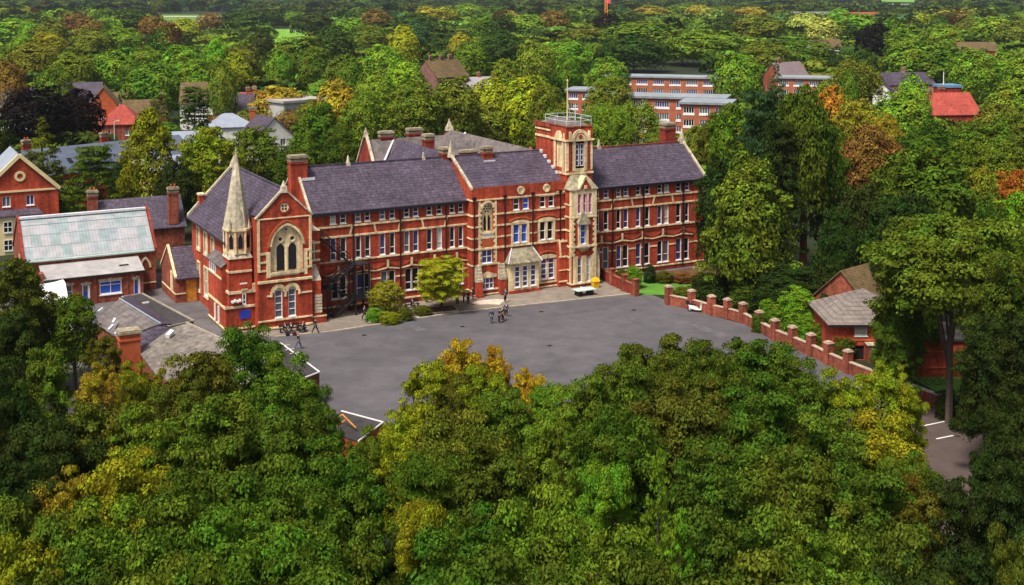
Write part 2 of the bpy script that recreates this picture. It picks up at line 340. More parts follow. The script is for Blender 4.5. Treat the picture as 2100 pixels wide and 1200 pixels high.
# gable copings, finials
def coping_x(x, y0, z0, yr, zr, y1, z1, th=.28, name='coping'):
    m = MB()
    for (ya, za, yb, zb) in ((y0, z0, yr, zr), (yr, zr, y1, z1)):
        m.hexa([(x-th/2, ya, za-.1), (x+th/2, ya, za-.1), (x+th/2, yb, zb-.1), (x-th/2, yb, zb-.1),
                (x-th/2, ya, za+.22), (x+th/2, ya, za+.22), (x+th/2, yb, zb+.22), (x-th/2, yb, zb+.22)])
    return m.build(name, STONE_D, sch)
def finial(x, y, z, h=1.3, r=.42, nm='finial', mt=None):
    m = MB(); m.cone(x, y, z-.5, z+.2, r*1.25, r, 4, math.pi/4); m.cone(x, y, z+.2, z+h, r*.8, .07, 6); m.cone(x, y, z+h-.1, z+h+.12, .13, .05, 6)
    return m.build(nm, mt or STONE_D, sch)
coping_x(-6.2, -.45, 11.75, 5.3, 16.95, 11.2, 11.9); coping_x(50.35, -.4, 11.85, 5.6, 16.6, 11.2, 12.0)
finial(50.3, 5.6, 16.6, 1.5, .5); finial(0.5, 5.3, 16.6, .9, .3); finial(36.6, 5.6, 16.4, 1.0, .36); finial(10.5, 5.3, 16.5, .8, .28)
chimney(sch, -6.2, 4.3, 2.0, 1.3, 11, 17.9, pots=0); chimney(sch, 49.3, 7.6, 1.7, 1.5, 12, 18.6, BRICK_P, pots=0)
m = MB(); m.box(-6.0, -4.3, 3.55, 3.75, 15.2, 15.5); m.build('flashing', LEAD, rfW)
# --- centre block
CF = ('y', -1.3)
cops = [(15.35,17.05,.75,2.2),(15.4,16.85,4.0,5.7),(15.4,17.0,8.0,11.7),
        (19.8,20.65,10.3,11.8),(21.15,22.0,10.3,11.8),(23.6,24.4,10.3,11.75),(24.85,25.65,10.3,11.75),
        (19.8,20.65,6.15,8.5),(20.95,21.75,6.15,8.5),(23.6,24.4,6.15,8.5),(24.7,25.5,6.15,8.5),
        (23.75,24.6,1.1,3.75),(24.85,25.7,1.1,3.75)]
m = MB(); m.fwall(CF, 14.05, 27.2, 0, 13.5, cops, .35)
m.poly([(14.05,-1.3,0),(14.05,11,0),(14.05,11.6,13.3),(14.05,5.0,17.0),(14.05,-1.3,13.5)])
m.poly([(27.2,-1.3,0),(27.2,11,0),(27.2,11.6,13.3),(27.2,5.0,16.9),(27.2,-1.3,13.5)])
m.box(14.05, 27.2, 11.2, 11.4, 0, 13.2)
m.build('wall', BRICK, sch)
m = MB(); gable_roof_x(m, 14.15, 27.15, -.9, 11.0, 13.35, 16.65, ov=.2, yr=5.0); rfC = m.build('roof', SLATE, sch)
m = MB(); m.box(14.2, 27.1, 4.88, 5.12, 16.62, 16.78); m.build('ridge_tiles', SLATE, rfC)
coping_x(14.05, -1.35, 13.35, 5.0, 17.05, 11.4, 13.3, .3); finial(14.05, 4.7, 17.1, 1.6, .45)
m = MB()
for k in range(5): m.box(27.0, 27.25, .2+k*1.05, .8+k*1.05, 14.15+k*.56, 14.5+k*.58)
m.build('stepped_flashing', LEAD, rfC)
m = MB()
for k in range(5): m.box(27.0, 27.25, 4.9+k*.01, 5.2, 16.7, 16.8)
ch = chimney(sch, 19.0, 4.5, 1.3, .9, 15, 17.4, pots=0)
m = MB(); m.box(18.2, 19.8, 3.6, 3.75, 15.85, 16.0); m.build('flashing', LEAD, rfC)
chimney(sch, 13.55, 5.6, .95, 1.3, 12, 17.5, BRICK_P, pots=0)
def split(a0, a1, z0, z1, d, ops):      # a band that stops at openings
    out = []; cur = a0
    for o in sorted(ops):
        if o[3] > z0 and o[2] < z1 and o[1] > cur and o[0] < a1:
            if o[0] > cur: out.append((cur, o[0], z0, z1, d))
            cur = max(cur, o[1])
    if cur < a1: out.append((cur, a1, z0, z1, d))
    return out
bl = []
for z0, z1, d in ((11.85,12.02,.12),(9.95,10.15,.1),(8.52,8.72,.1),(7.1,7.28,.06),(5.75,5.98,.14),(3.78,3.96,.08),(.62,.8,.14),(.12,.26,.24)):
    bl += split(14.05, 27.0, z0, z1, d, cops+[(17.9,22.9,0,3.97)])
bands('stone_band', CF, bl)
m = MB()
for z0, z1 in ((11.85,12.02),(9.95,10.15),(8.52,8.72),(7.1,7.28),(5.75,5.98),(3.78,3.96),(.62,.8)): m.fbox(('x',14.05), -1.3, -.02, -.02, .09, z0, z1)
m.build('stone_band', STONE, sch)
m = MB(); m.fbox(CF, 14.05, 27.0, -.02, .1, 0, .62)
m.build('plinth', BRICK_P, sch)
for c_ in (20.78, 24.55):     # moulded segmental arches over the first-floor lights, and over the ground floor
    m = MB()
    for i in range(8):
        t0, t1 = math.pi*(.15+.7*i/8), math.pi*(.15+.7*(i+1)/8)
        m.fbar(CF, c_+1.75*math.cos(t0), 8.55+.75*math.sin(t0), c_+1.75*math.cos(t1), 8.55+.75*math.sin(t1), .17, -.02, .12)
    m.build('brick_moulding', BRICK_O, sch)
m = MB()
for i in range(8):
    t0, t1 = math.pi*(.12+.76*i/8), math.pi*(.12+.76*(i+1)/8)
    m.fbar(CF, 24.75+1.5*math.cos(t0), 3.9+.75*math.sin(t0), 24.75+1.5*math.cos(t1), 3.9+.75*math.sin(t1), .17, -.02, .12)
m.build('brick_moulding', BRICK_O, sch)
for (a, b, z0, z1) in cops[3:7]: win(sch, CF, a, b, z0, z1, GL_B if abs(a-21.15) < .01 else GL_D, trans=(.5,))
for (a, b, z0, z1) in cops[7:11]: win(sch, CF, a, b, z0, z1, GL_B if a < 22 or a > 24.65 and False else GL_D, trans=(.5,))
for (a, b, z0, z1) in cops[11:]: win(sch, CF, a, b, z0, z1, GL_V, trans=(.25,.5,.75))
win(sch, CF, 15.4, 16.85, 4.0, 5.7, GL_V, trans=(.5,), mull=(.5,)); win(sch, CF, 15.35, 17.05, .75, 2.2, GL_V, trans=(.5,), mull=(.33,.67))
def quoins(F_, a, z0, z1, w1=.32, w2=.5, d=.07, side=1, h=.33, mt=None):
    m = MB(); k = 0; z = z0
    while z < z1-.05:
        wv = w1 if k % 2 else w2
        m.fbox(F_, min(a, a+side*wv), max(a, a+side*wv), -.02, d, z, min(z+h, z1)); z += h; k += 1
    return m.build('quoin', mt or STONE, sch)
for a, b, z0, z1, g0, g1 in ((19.5,22.05,6.0,9.0,20.65,20.95),(23.3,25.8,6.0,9.0,24.4,24.7),(23.45,26.0,.85,3.78,24.6,24.85)):
    m = MB(); m.fbox(CF, g0, g1, -.2, .05, z0+.15, z1-.5)
    m.fbox(CF, a, a+.28, -.02, .08, z0, z1-.25); m.fbox(CF, b-.28, b, -.02, .08, z0, z1-.25)
    zt = z1-.5 if z1 > 5 else z1-.02
    m.fpoly(CF, [(a, zt), (b, zt), (b, zt+.3), ((a+b)/2+.5, zt+.5), ((a+b)/2-.5, zt+.5), (a, zt+.3)], -.02, .1); m.build('stone_surround', STONE, sch)
for a, b in ((19.65,22.15),(23.45,25.8)):
    m = MB(); m.fbox(CF, a, b, -.02, .1, 11.8 if a < 22 else 11.75, 11.85); m.build('stone_lintel', STONE, sch)
for cx_ in (20.85, 24.55):
    m = MB(); m.fring(CF, cx_, 12.75, .3, .52, -.02, .12); m.fpoly(CF, [(cx_+.32*math.cos(t*.785), 12.75+.32*math.sin(t*.785)) for t in range(8)], -.02, .06); m.build('roundel', STONE, sch)
def arch_pts(a0, a1, zs, zt, n=7):     # pointed arch, left spring to right spring
    w_ = (a1-a0)/2; h = zt-zs; c = (a0+a1)/2; out = []
    r = (w_*w_+h*h)/(2*w_)
    for i in range(n+1):
        t = math.asin(min(1, h/r))*i/n; out.append((a0+r-r*math.cos(t), zs+r*math.sin(t)))
    return out+[(2*c-p[0], p[1]) for p in out[-2::-1]]
def gothic(F_, a0, a1, z0, zs, zt, rec=.3, lights=2, rose=True, oculi=True, z_l=None):
    """stone plate with lancet lights and tracery set in a pointed arch; the brick corners close the square opening"""
    ap = arch_pts(a0, a1, zs, zt); c = (a0+a1)/2; h = len(ap)//2
    m = MB(); m.fpoly(F_, [(a0, zs)]+ap[1:h+1]+[(c, zt+.001), (a0, zt+.001)], -.05, -.001); m.fpoly(F_, [(a1, zs)]+ap[::-1][1:h+1]+[(c, zt+.001), (a1, zt+.001)], -.05, -.001)
    m.build('wall_infill', BRICK, sch)
    m = MB(); m.fpoly(F_, [(a0, z0), (a1, z0)]+ap[::-1], -rec, -rec+.06)
    for i in range(len(ap)-1): m.fbar(F_, *ap[i], *ap[i+1], .26, -.05, .13)
    m.fbox(F_, a0-.05, a1+.05, -.2, .15, z0-.3, z0)
    fr = m.build('arched_window', STONE, sch)
    g = MB(); mg = .25 if lights*1.2 > a1-a0 else .5; w_ = (a1-a0-2*mg)/lights; zl = z_l or zs; ins = .1 if mg < .3 else .24
    for i in range(lights):
        l0 = a0+mg+i*w_+ins; l1 = l0+w_-2*ins; la = arch_pts(l0, l1, zl-.35, zl+.25, 4)
        g.fpoly(F_, [(l0, z0+.1), (l1, z0+.1)]+la[::-1], -rec+.05, -rec+.075)
    if oculi:
        for i in range(lights): g.fpoly(F_, [(a0+mg+(i+.5)*w_+.2*math.cos(k), zl+.75+.2*math.sin(k)) for k in [q*math.pi/3 for q in range(6)]], -rec+.05, -rec+.075)
    if oculi:
        g.fpoly(F_, [(c-.16, zt-.75), (c+.16, zt-.75), (c, zt-.45)], -rec+.05, -rec+.075)
        e = MB()
        for i in range(lights): e.fring(F_, a0+mg+(i+.5)*w_, zl+.72, .28, .4, -rec+.05, -rec+.14, 12)
        e.fring(F_, c, zt-.68, .26, .36, -rec+.05, -rec+.14, 12); e.fbox(F_, c-.1, c+.1, -rec+.05, -rec+.16, z0, zl); e.build('tracery', STONE, fr)
    g.build('pane', GL_D, fr)
    return fr
g_ = gothic(CF, 15.4, 17.0, 8.0, 10.9, 11.7, oculi=False, z_l=9.75)
m = MB()
for k in range(7):
    a_ = math.pi*2*k/6; r_ = 0 if k == 6 else .36
    m.fpoly(CF, [(16.2+r_*math.cos(a_)+.12*math.cos(q), 10.75+r_*math.sin(a_)+.12*math.sin(q)) for q in [j*math.pi/3 for j in range(6)]], -.25, -.22)
m.build('tracery_light', GL_D, g_)
m = MB(); m.fbox(CF, 15.42, 16.98, -.1, .05, 7.1, 7.95); m.build('stone_balustrade', WHITE, sch)
m = MB(); m.fbox(CF, 15.42, 16.98, -.05, .04, 5.98, 7.08); m.build('brick_panel', BRICK_O, sch)
for s_, a in ((1, 14.95), (-1, 17.45)): quoins(CF, a, 3.9, 11.7, .25, .42, .07, s_)
m = MB(); m.fpoly(CF, [(15.0, 2.2), (17.4, 2.2), (17.4, 2.55), (16.2, 2.95), (15.0, 2.55)], -.02, .1); m.build('stone_lintel', STONE, sch)
for a in (14.35, 17.65):     # buttresses with stepped stone weatherings either side
    m = MB(); m.fbox(CF, a, a+.85, 0, .75, 0, 1.9); m.fpoly(CF, [(a, 0), (a+.85, 0), (a+.85, .3), (a, .3)], .75, .95)
    bt = m.build('buttress', BRICK, sch); m = MB()
    for k in range(5): m.fbox(CF, a-.03, a+.88, 0, .78-.14*k, 1.9+.38*k, 2.28+.38*k)
    m.build('buttress_weathering', STONE_D, bt)
for x in (14.3, 18.55, 22.5, 26.5):
    m = MB(); m.box(x-.06, x+.06, -1.5, -1.38, .3, 12.1); m.box(x-.2, x+.2, -1.62, -1.34, 12.0, 12.4); m.build('drainpipe', IRON, sch)
# ground-floor bay with hipped roof
m = MB(); BF = ('y', -2.25); bops = [(19.5,20.25,.75,3.4), (20.6,21.35,.75,3.4), (21.75,22.5,.75,3.4)]
m.fwall(BF, 18.75, 22.95, 0, 3.85, bops, .25); m.poly([(18.75,-2.25,0),(18.75,-1.3,0),(18.75,-1.3,3.85),(18.75,-2.25,3.85)]); m.poly([(22.95,-2.25,0),(22.95,-1.3,0),(22.95,-1.3,3.85),(22.95,-2.25,3.85)])
m.build('bay_wall', STONE, sch)
for a, b, z0, z1 in bops: win(sch, BF, a, b, z0, z1, GL_V, trans=(.25,.5,.75), rec=.12)
m = MB(); m.fbox(BF, 18.65, 23.05, -.02, .1, 0, .4); m.build('bay_plinth', BRICK, sch)
m = MB()
m.slab([(18.45,-2.6,3.85),(23.25,-2.6,3.85),(22.4,-1.25,5.6),(19.6,-1.25,5.6)], .1); m.slab([(18.45,-2.6,3.85),(19.6,-1.25,5.6),(18.45,-1.25,3.9)], .08); m.slab([(23.25,-2.6,3.85),(23.25,-1.25,3.9),(22.4,-1.25,5.6)], .08)
o = m.build('bay_roof', STONE_M, sch)
m = MB(); m.tube((18.45,-2.6,3.9),(19.6,-1.27,5.65),.07); m.tube((23.25,-2.6,3.9),(22.4,-1.27,5.65),.07); m.build('lead_hip', LEAD, o)
# --- tower
TX0, TX1, TY0, TY1 = 27.4, 31.3, -1.35, 2.7
TF = ('y', TY0); TL = ('x', TX0)
m = MB(); m.fwall(TF, TX0, TX1, 0, 14.3, [], .2); tops = [(28.75,30.05,14.9,18.3)]; m.fwall(TF, TX0, TX1, 14.3, 20.2, tops, .3)
lops = [(-.35, 1.3, 15.0, 18.3)]; m.fwall(TL, TY0, TY1, 9, 20.2, lops, .2)
m.poly([(TX1,TY0,0),(TX1,TY1,0),(TX1,TY1,20.2),(TX1,TY0,20.2)]); m.poly([(TX0,TY1,0),(TX1,TY1,0),(TX1,TY1,20.2),(TX0,TY1,20.2)])
m.box(TX0+.12, TX1+.5, TY1, 6.8, 9, 20.3); m.box(TX0-.05, TX0+.12, TY1+.03, 6.85, 19.85, 20.3)
m.box(TX0+.3, TX1-.3, TY0+.45, TY1-.1, 14, 14.2); m.box(26.0, 27.4, -1.95, 0, 0, 5.7)
m.build('tower_wall', BRICK, sch)
bands('stone_band', TF, [(TX0-.1, TX1+.1, 14.2, 14.45, .14), (TX0-.15, TX1+.2, 18.45, 18.68, .2), (TX0, 27.75, 14.7, 18.3, .05), (31.0, TX1, 14.7, 18.3, .05), (28.3, 28.75, 14.6, 18.4, .08), (30.05, 30.5, 14.6, 18.4, .08), (28.75, 30.05, 14.5, 14.92, .08)])
m = MB(); TLb = TL
for z0, z1, d in ((14.2,14.45,.12), (18.45,18.68,.18)): m.fbox(TL, TY0-.1, TY1, -.02, d, z0, z1)
m.fbox(TL, -.35, 1.3, -.2, -.15, 15.0, 18.3); m.fbox(TL, -.75, -.35, -.02, .07, 14.5, 18.45); m.fbox(TL, 1.3, 1.75, -.02, .07, 14.5, 18.45)
m.fbox(TL, TY0, TY0+.3, -.02, .06, 14.5, 18.45)
m.box(TX0, TX0+.12, TY1+.02, 6.82, 18.45, 18.72); m.box(TX0, TX0+.12, TY1+.02, 6.82, 19.4, 19.6)
m.build('stone_niche', STONE, sch)
def half_disc(m, F_, ca, zb, r, d0, d1, sx=1.0):
    m.fpoly(F_, [(ca+sx*r*math.cos(math.pi*k/12), zb+r*math.sin(math.pi*k/12)) for k in range(13)], d0, d1)
m = MB(); half_disc(m, TF, 29.4, 18.68, 1.25, .02, .2); half_disc(m, TL, .48, 18.68, 1.05, .02, .14, .85); m.build('stone_tympanum', STONE, sch)
m = MB()
for F_, ca, rr, sx in ((TF, 29.4, .8, 1), ): 
    for i in range(10):
        t0, t1 = math.pi*i/10, math.pi*(i+1)/10
        m.fbar(F_, ca+rr*math.cos(t0), 18.68+rr*math.sin(t0), ca+rr*math.cos(t1), 18.68+rr*math.sin(t1), .07, .2, .23)
m.fpoly(TF, [(29.4+.33*math.cos(t), 19.0+.33*math.sin(t)) for t in [math.pi/2+k*2*math.pi/5 for k in range(5)]], .2, .235)
m.build('brick_roundel', BRICK, sch)
m = MB()
for a in (27.95, 30.75): m.fbox(TF, a-.16, a+.16, -.02, .17, 18.7, 19.55); half_disc(m, TF, a, 19.55, .16, -.02, .17)
m.fbox(TL, -.95, -.72, -.02, .12, 18.7, 19.5)
m.build('stone_pinnacle', STONE, sch)
for a in (28.8, 29.5): win(sch, TF, a, a+.5, 15.2, 18.1, GL_V, trans=(.25,.5,.75), fw=.06, rec=.15, sill=False)
m = MB()
for a in (27.95, 30.62):
    for k in range(7): m.fpoly(TF, [(a+.22, 14.85+k*.5), (a+.36, 15.1+k*.5), (a+.22, 15.35+k*.5), (a+.08, 15.1+k*.5)], -.0, .075)
m.build('brick_pattern', BRICK_P, sch)
m = MB()     # low lead roof rising behind the parapet, with coping
m.prism([(TX0+.1,TY0+.1,20.2),(TX1-.1,TY0+.1,20.2),(TX1-.1,TY1+3.9,20.2),(TX0+.1,TY1+3.9,20.2)], [(28.8,.6,20.85),(30,.6,20.85),(30,4.9,20.85),(28.8,4.9,20.85)])
m.build('tower_roof', SLATE_L, sch)
m = MB(); m.fbox(TF, TX0-.05, TX1+.05, -.35, .06, 20.2, 20.36); m.box(TX0-.06, TX0+.3, TY0+.35, 6.9, 20.31, 20.42); m.box(TX1-.3, TX1+.06, TY0+.35, 6.9, 20.31, 20.42)
m.build('parapet_coping', BRICK_W, sch)
rl = MB()
for z_ in (21.0, 21.5):
    P_ = [(27.5,-1.2),(29.4,-1.5),(31.2,-1.2),(31.3,1.5),(31.2,4.2),(29.4,4.4),(27.5,4.2),(27.4,1.5)]
    for i in range(8): rl.tube((*P_[i], z_), (*P_[(i+1) % 8], z_), .03)
for i in range(8): rl.tube((*P_[i], 20.3), (*P_[i], 21.55), .03)
rl.build('roof_railing', LEAD, sch)
# flagpole and vane stand on the tower roof: things of their own
fp_ = thing('flagpole', 'tall bare cream flagpole standing on the roof of the square brick tower', 'flagpole', 29.05, 1.2, z=20.85)
m = MB(); m.cone(29.05, 1.2, 20.86, 26.0, .11, .06, 8); m.build('pole', CREAMP, fp_)
m = MB(); m.cone(29.05, 1.2, 26.0, 26.2, .13, .05, 8); m.build('truck', CREAMP, fp_)
m = MB(); m.tube((29.05,1.2,23.5),(29.25,1.0,21.9),.02); m.build('halyard', WHITE, fp_)
wv = thing('weather_vane', 'slim grey weather vane beside the flagpole on the tower', 'weather vane', 30.0, .8, z=20.85)
m = MB(); m.cone(30.0, .8, 20.86, 23.0, .07, .04, 6); m.tube((29.7,.8,22.3),(30.3,.8,22.3),.03); m.tube((30,.5,22.3),(30,1.1,22.3),.03); m.build('pole', LEAD, wv)
m = MB(); m.box(29.65, 30.25, .78, .82, 22.6, 22.85); m.build('vane', LEAD, wv)
# --- projecting stone and brick stage with its gables
OF = ('y', -2.95); OL = ('x', 27.25); ox0, ox1 = 27.25, 30.9
oops = [(28.15,28.65,9.35,11.9),(28.95,29.45,9.35,11.9),(29.75,30.25,9.35,11.9),(28.55,29.35,5.45,8.0),(28.15,28.8,.55,3.75),(29.45,30.1,.55,3.75)]
m = MB(); m.fwall(OF, ox0, ox1, 0, 12.4, oops, .3); m.fwall(OL, -2.95, -1.35, 0, 12.4, [], .2); m.poly([(ox1,-2.95,0),(ox1,-1.3,0),(ox1,-1.3,12.4),(ox1,-2.95,12.4)])
m.build('tower_wall', BRICK, sch)
for (a, b, z0, z1), g in zip(oops, (GL_P, GL_P, GL_P, GL_B, GL_G, GL_W)): win(sch, OF, a, b, z0, z1, g, trans=(.5,) if z0 > 9 else (.33,.66), fw=.07, rec=.14)
m = MB()
sb = []
sb += split(27.2, 30.95, 9.0, 12.4, .09, oops)
for z0, z1 in ((12.38,12.55),(8.85,9.02),(5.05,5.3),(.35,.5)): sb.append((27.15, 31.0, z0, z1, .14))
for a0, a1 in ((28.2,28.55),(29.35,29.7)): sb.append((a0, a1, 5.3, 8.1, .16))
sb.append((28.2, 29.7, 8.0, 8.4, .16)); sb += split(27.5, 30.7, .5, 3.95, .08, oops)
for z0 in (9.0,): sb += [(28.65,28.95,9.35,11.9,.0895),(29.45,29.75,9.35,11.9,.0896),(28.15,30.25,9.0,9.35,.0897),(28.15,30.25,11.9,12.4,.0898)]
sb = [b for b in sb if b[1]-b[0] > .02]
for b in sb: m.fbox(OF, b[0], b[1], -.02, b[4], b[2], b[3])
for z0, z1 in ((12.38,12.55),(10.4,10.6),(8.85,9.02),(7.1,7.3),(5.05,5.3),(3.7,3.9),(2.1,2.25),(.35,.5)): m.fbox(OL, -2.96, -1.35, -.02, .09, z0, z1)
m.fbox(OL, -2.97, -2.55, -.02, .06, .5, 12.38)
m.build('stone_dressing', STONE, sch)
quoins(OF, 27.25, 4.0, 9.0, .3, .5, .1, 1); quoins(OF, 30.9, .5, 9.0, .3, .48, .1, -1)
m = MB(); m.prism([(28.7,-2.95,4.5),(29.3,-2.95,4.5),(29.3,-2.96,4.5),(28.7,-2.96,4.5)], [(28.1,-2.95,5.1),(29.85,-2.95,5.1),(29.85,-3.35,5.1),(28.1,-3.35,5.1)]); m.build('oriel_corbel', STONE_D, sch)
m = MB(); m.fbox(OF, 28.1, 29.85, .14, .4, 5.1, 5.3)
m.fpoly(OF, [(27.95, 8.35), (29.95, 8.35), (28.95, 9.9)], -.02, .12); m.build('stone_gablet', STONE_D, sch)
m = MB(); m.slab([(28.0,-3.35,8.1),(28.95,-3.0,9.75),(28.95,-3.0,9.75),(28.0,-2.95,8.4)], .1); m.slab([(29.9,-3.35,8.1),(28.95,-3.0,9.75),(29.9,-2.95,8.4)], .1); m.slab([(28.0,-3.35,8.1),(29.9,-3.35,8.1),(28.95,-3.0,9.75)], .1); m.build('oriel_roof', STONE_M, sch)
m = MB(); m.slab([(27.05,-3.15,12.5),(31.1,-3.15,12.5),(30.2,-1.36,14.25),(28.0,-1.36,14.25)], .12); m.slab([(27.05,-3.15,12.5),(28.0,-1.36,14.25),(27.05,-1.36,12.5)], .1); m.slab([(31.1,-3.15,12.5),(31.1,-1.36,12.5),(30.2,-1.36,14.25)], .1)
o = m.build('stone_roof', STONE_M, sch)
m = MB(); m.fpoly(OF, [(28.3,12.5),(30.1,12.5),(29.2,13.9)], -.3, .2); m.build('dormer', BRICK, o)
m = MB()
for s_ in (-1, 1): m.fbar(OF, 29.2+s_*1.0, 12.5, 29.2, 14.1, .22, -.9, .28)
m.fbox(OF, 29.0, 29.4, .2, .26, 12.55, 13.0); m.build('dormer_coping', STONE, o)
m = MB()    # brick shoulder left of the oriel
for z0, z1 in ((5.75,5.98),(3.78,3.96),(2.1,2.2),(.62,.8)): m.fbox(('y',-1.95), 26.0, 27.25, -.02, .09, z0, z1)
m.fbar(('y',-1.95), 26.25, 3.97, 26.1, 5.72, .22, -.02, .09)
for z0, z1 in ((12.0,12.2),(10.0,10.2),(8.52,8.72),(7.1,7.28)): m.fbox(('y',-1.3), 26.0, 27.25, 0, .12, z0, z1)
m.build('stone_band', STONE, sch)
m = MB(); m.box(31.0, 31.5, -2.9, -.2, 0, 3.0); m.prism([(31.0,-2.9,3.0),(31.5,-2.9,3.0),(31.5,-.2,3.0),(31.0,-.2,3.0)], [(31.0,-2.6,5.3),(31.2,-2.6,5.3),(31.2,-.2,5.3),(31.0,-.2,5.3)]); m.build('buttress', STONE_D, sch)
# --- hall
HF = ('y', -4.0); HL = ('x', -16.0)
hops = [(-12.1,-8.35,6.45,11.75),(-11.7,-10.8,1.25,4.4),(-10.15,-9.25,1.25,4.4)]
m = MB(); m.fwall(HF, -13.6, -7.35, 0, 12.6, hops, .35); m.fpoly(HF, [(-13.6,12.6),(-7.35,12.6),(-10.5,15.55)], -.3, 0)
m.poly([(-7.35,-4,0),(-7.35,0,0),(-7.35,0,12.6),(-7.35,-4,12.6)]); m.poly([(-13.6,-4,0),(-13.6,-1.6,0),(-13.6,-1.6,12.5),(-13.6,-4,12.6)])
hl = [(12.0,13.3,6.5,8.9),(8.5,9.8,6.5,8.9),(5.2,6.4,6.5,8.9),(8.3,9.9,1.4,4.7),(12.1,13.2,1.4,4.7)]
m.fwall(HL, -1.6, 16.0, 0, 10.3, hl, .3); m.fwall(('y',-1.6), -16.0, -13.6, 0, 10.3, [], .3)
m.poly([(-16,16,0),(-5.3,16,0),(-5.3,16,10.3),(-10.6,16,15.7),(-16,16,10.3)]); m.poly([(-16,-1.6,10.3),(-13.6,-1.6,10.3),(-13.6,-1.6,12.7)])
m.box(-6.4, -6.2, 0, 16, 0, 10)
m.build('hall_wall', BRICK, sch)
m = MB(); sl = 5.4/5.4
m.slab([(-16.55,-1.9,9.75),(-10.6,-1.9,15.75),(-10.6,16.1,15.75),(-16.55,16.1,9.75)], .15)
m.slab([(-13.55,-3.95,12.78),(-10.6,-3.95,15.75),(-10.6,-1.9,15.75),(-13.55,-1.9,12.78)], .15)
m.slab([(-10.6,-3.95,15.75),(-7.4,-3.95,12.7),(-7.4,-.1,12.7),(-10.6,-.1,15.75)], .15); m.slab([(-10.6,-.1,15.75),(-6.3,-.1,11.6),(-6.3,16.1,11.6),(-10.6,16.1,15.75)], .15)
rfH = m.build('hall_roof', SLATE, sch)
m = MB(); m.box(-10.72, -10.48, -3.7, 16, 15.7, 15.87); m.build('ridge_tiles', SLATE, rfH)
m = MB(); m.box(-16.68, -16.55, -1.9, 16.1, 9.65, 9.8); m.build('gutter', IRON, sch)
def gcop(F_, a0, z0, ac, zc, a1, z1, w_=.19, d0=-.35, d1=.12):
    m = MB(); sl_ = (zc-z0)/(ac-a0); m.fbar(F_, a0, z0, ac+.08, zc+.08*sl_, w_, d0, d1); m.fbar(F_, ac-.08, zc+.08*sl_, a1, z1, w_, d0, d1+.002); return m.build('coping', STONE_D, sch)
gcop(HF, -13.75, 12.55, -10.5, 15.75, -7.2, 12.55); finial(-10.5, -3.9, 15.8, .7, .4)
m = MB()
for (xa, za, xb, zb) in ((-16.5,9.9,-10.6,16.0),(-10.8,16.05,-5,10.4)): m.hexa([(xa,15.9,za-.1),(xb,15.9,zb-.1),(xb,16.3,zb-.1),(xa,16.3,za-.1),(xa,15.9,za+.25),(xb,15.9,zb+.25),(xb,16.3,zb+.25),(xa,16.3,za+.25)])
m.build('coping', STONE_D, sch); finial(-10.6, 16.1, 16.1, .8, .5); 
m = MB(); m.box(-15.1, -14.5, 15.6, 16.5, 10.9, 12.4); m.build('kneeler', BRICK, sch); m = MB(); m.box(-15.2, -14.4, 15.5, 16.6, 12.4, 12.6); m.build('kneeler_cap', STONE, sch)
gothic(HF, -12.1, -8.35, 6.45, 9.35, 11.75, z_l=9.3)
m = MB()
ap = arch_pts(-12.35, -8.1, 9.2, 12.15)
for i in range(len(ap)-1): m.fbar(HF, *ap[i], *ap[i+1], .2, -.02, .16)
m.build('hood_moulding', BRICK_O, sch)
m = MB()
for a0, a1 in ((-13.6,-12.15),(-8.3,-7.35)):
    for z0, z1 in ((8.5,8.75),(7.55,7.75),(6.6,6.8)): m.fbox(HF, a0, a1, -.02, .1, z0, z1)
    m.fbox(HF, a0 if a0 < -10 else a1-.3, a0+.3 if a0 < -10 else a1, -.02, .09, 6.8, 8.5)
    m.fbox(HF, -12.6 if a0 < -10 else a0, -12.15 if a0 < -10 else a0+.4, -.02, .11, 5.9, 8.7)
for a0, a1 in ((-13.6,-13.3),(-7.65,-7.35)): m.fbox(HF, a0, a1, -.02, .08, 8.75, 12.5)
for z0, z1, d in ((12.42,12.55,.08),(5.32,5.58,.2),(.98,1.14,.14),(.12,.3,.24)): m.fbox(HF, -13.6, -7.35, -.02, d, z0, z1)
for a0, a1 in ((-12.6,-12.0),(-8.95,-7.35)): m.fbox(HF, a0, a1, -.02, .07, 3.75, 3.92)
m.build('stone_band', STONE, sch)
m = MB(); m.fbox(HF, -12.2, -8.9, -.1, .12, 6.0, 6.15); m.build('sill', STONE_D, sch)
m = MB()
for c_ in (-11.25, -9.7):
    for i in range(10):
        t0, t1 = math.pi*i/10, math.pi*(i+1)/10
        m.fbar(HF, c_+.68*math.cos(t0), 4.2+.68*math.sin(t0), c_+.68*math.cos(t1), 4.2+.68*math.sin(t1), .4, -.02, .12)
    half_disc(m, HF, c_, 4.38, .47, -.2, .02)
m.fbox(HF, -12.2, -11.95, -.02, .12, 3.7, 4.25); m.fbox(HF, -9.0, -8.75, -.02, .12, 3.7, 4.25); m.fbox(HF, -10.6, -10.35, -.02, .125, 3.6, 4.3)
m.build('stone_hood', STONE, sch)
for a, b, z0, z1 in hops[1:]: win(sch, HF, a, b, z0, z1, GL_G, trans=(.27,.52,.77), fw=.1)
m = MB(); m.fring(HF, -10.5, 13.65, .52, .75, -.02, .1); m.build('rose_surround', BRICK_P, sch)
m = MB(); m.fpoly(HF, [(-10.5+.52*math.cos(t*math.pi/8), 13.65+.52*math.sin(t*math.pi/8)) for t in range(16)], -.02, .04)
rs = m.build('rose_window', STONE, sch); m = MB()
for k in range(4): a_ = math.pi/4+k*math.pi/2; m.fpoly(HF, [(-10.5+.24*math.cos(a_)+.13*math.cos(q), 13.65+.24*math.sin(a_)+.13*math.sin(q)) for q in [j*math.pi/3 for j in range(6)]], .04, .06)
m.build('pane', GL_D, rs)
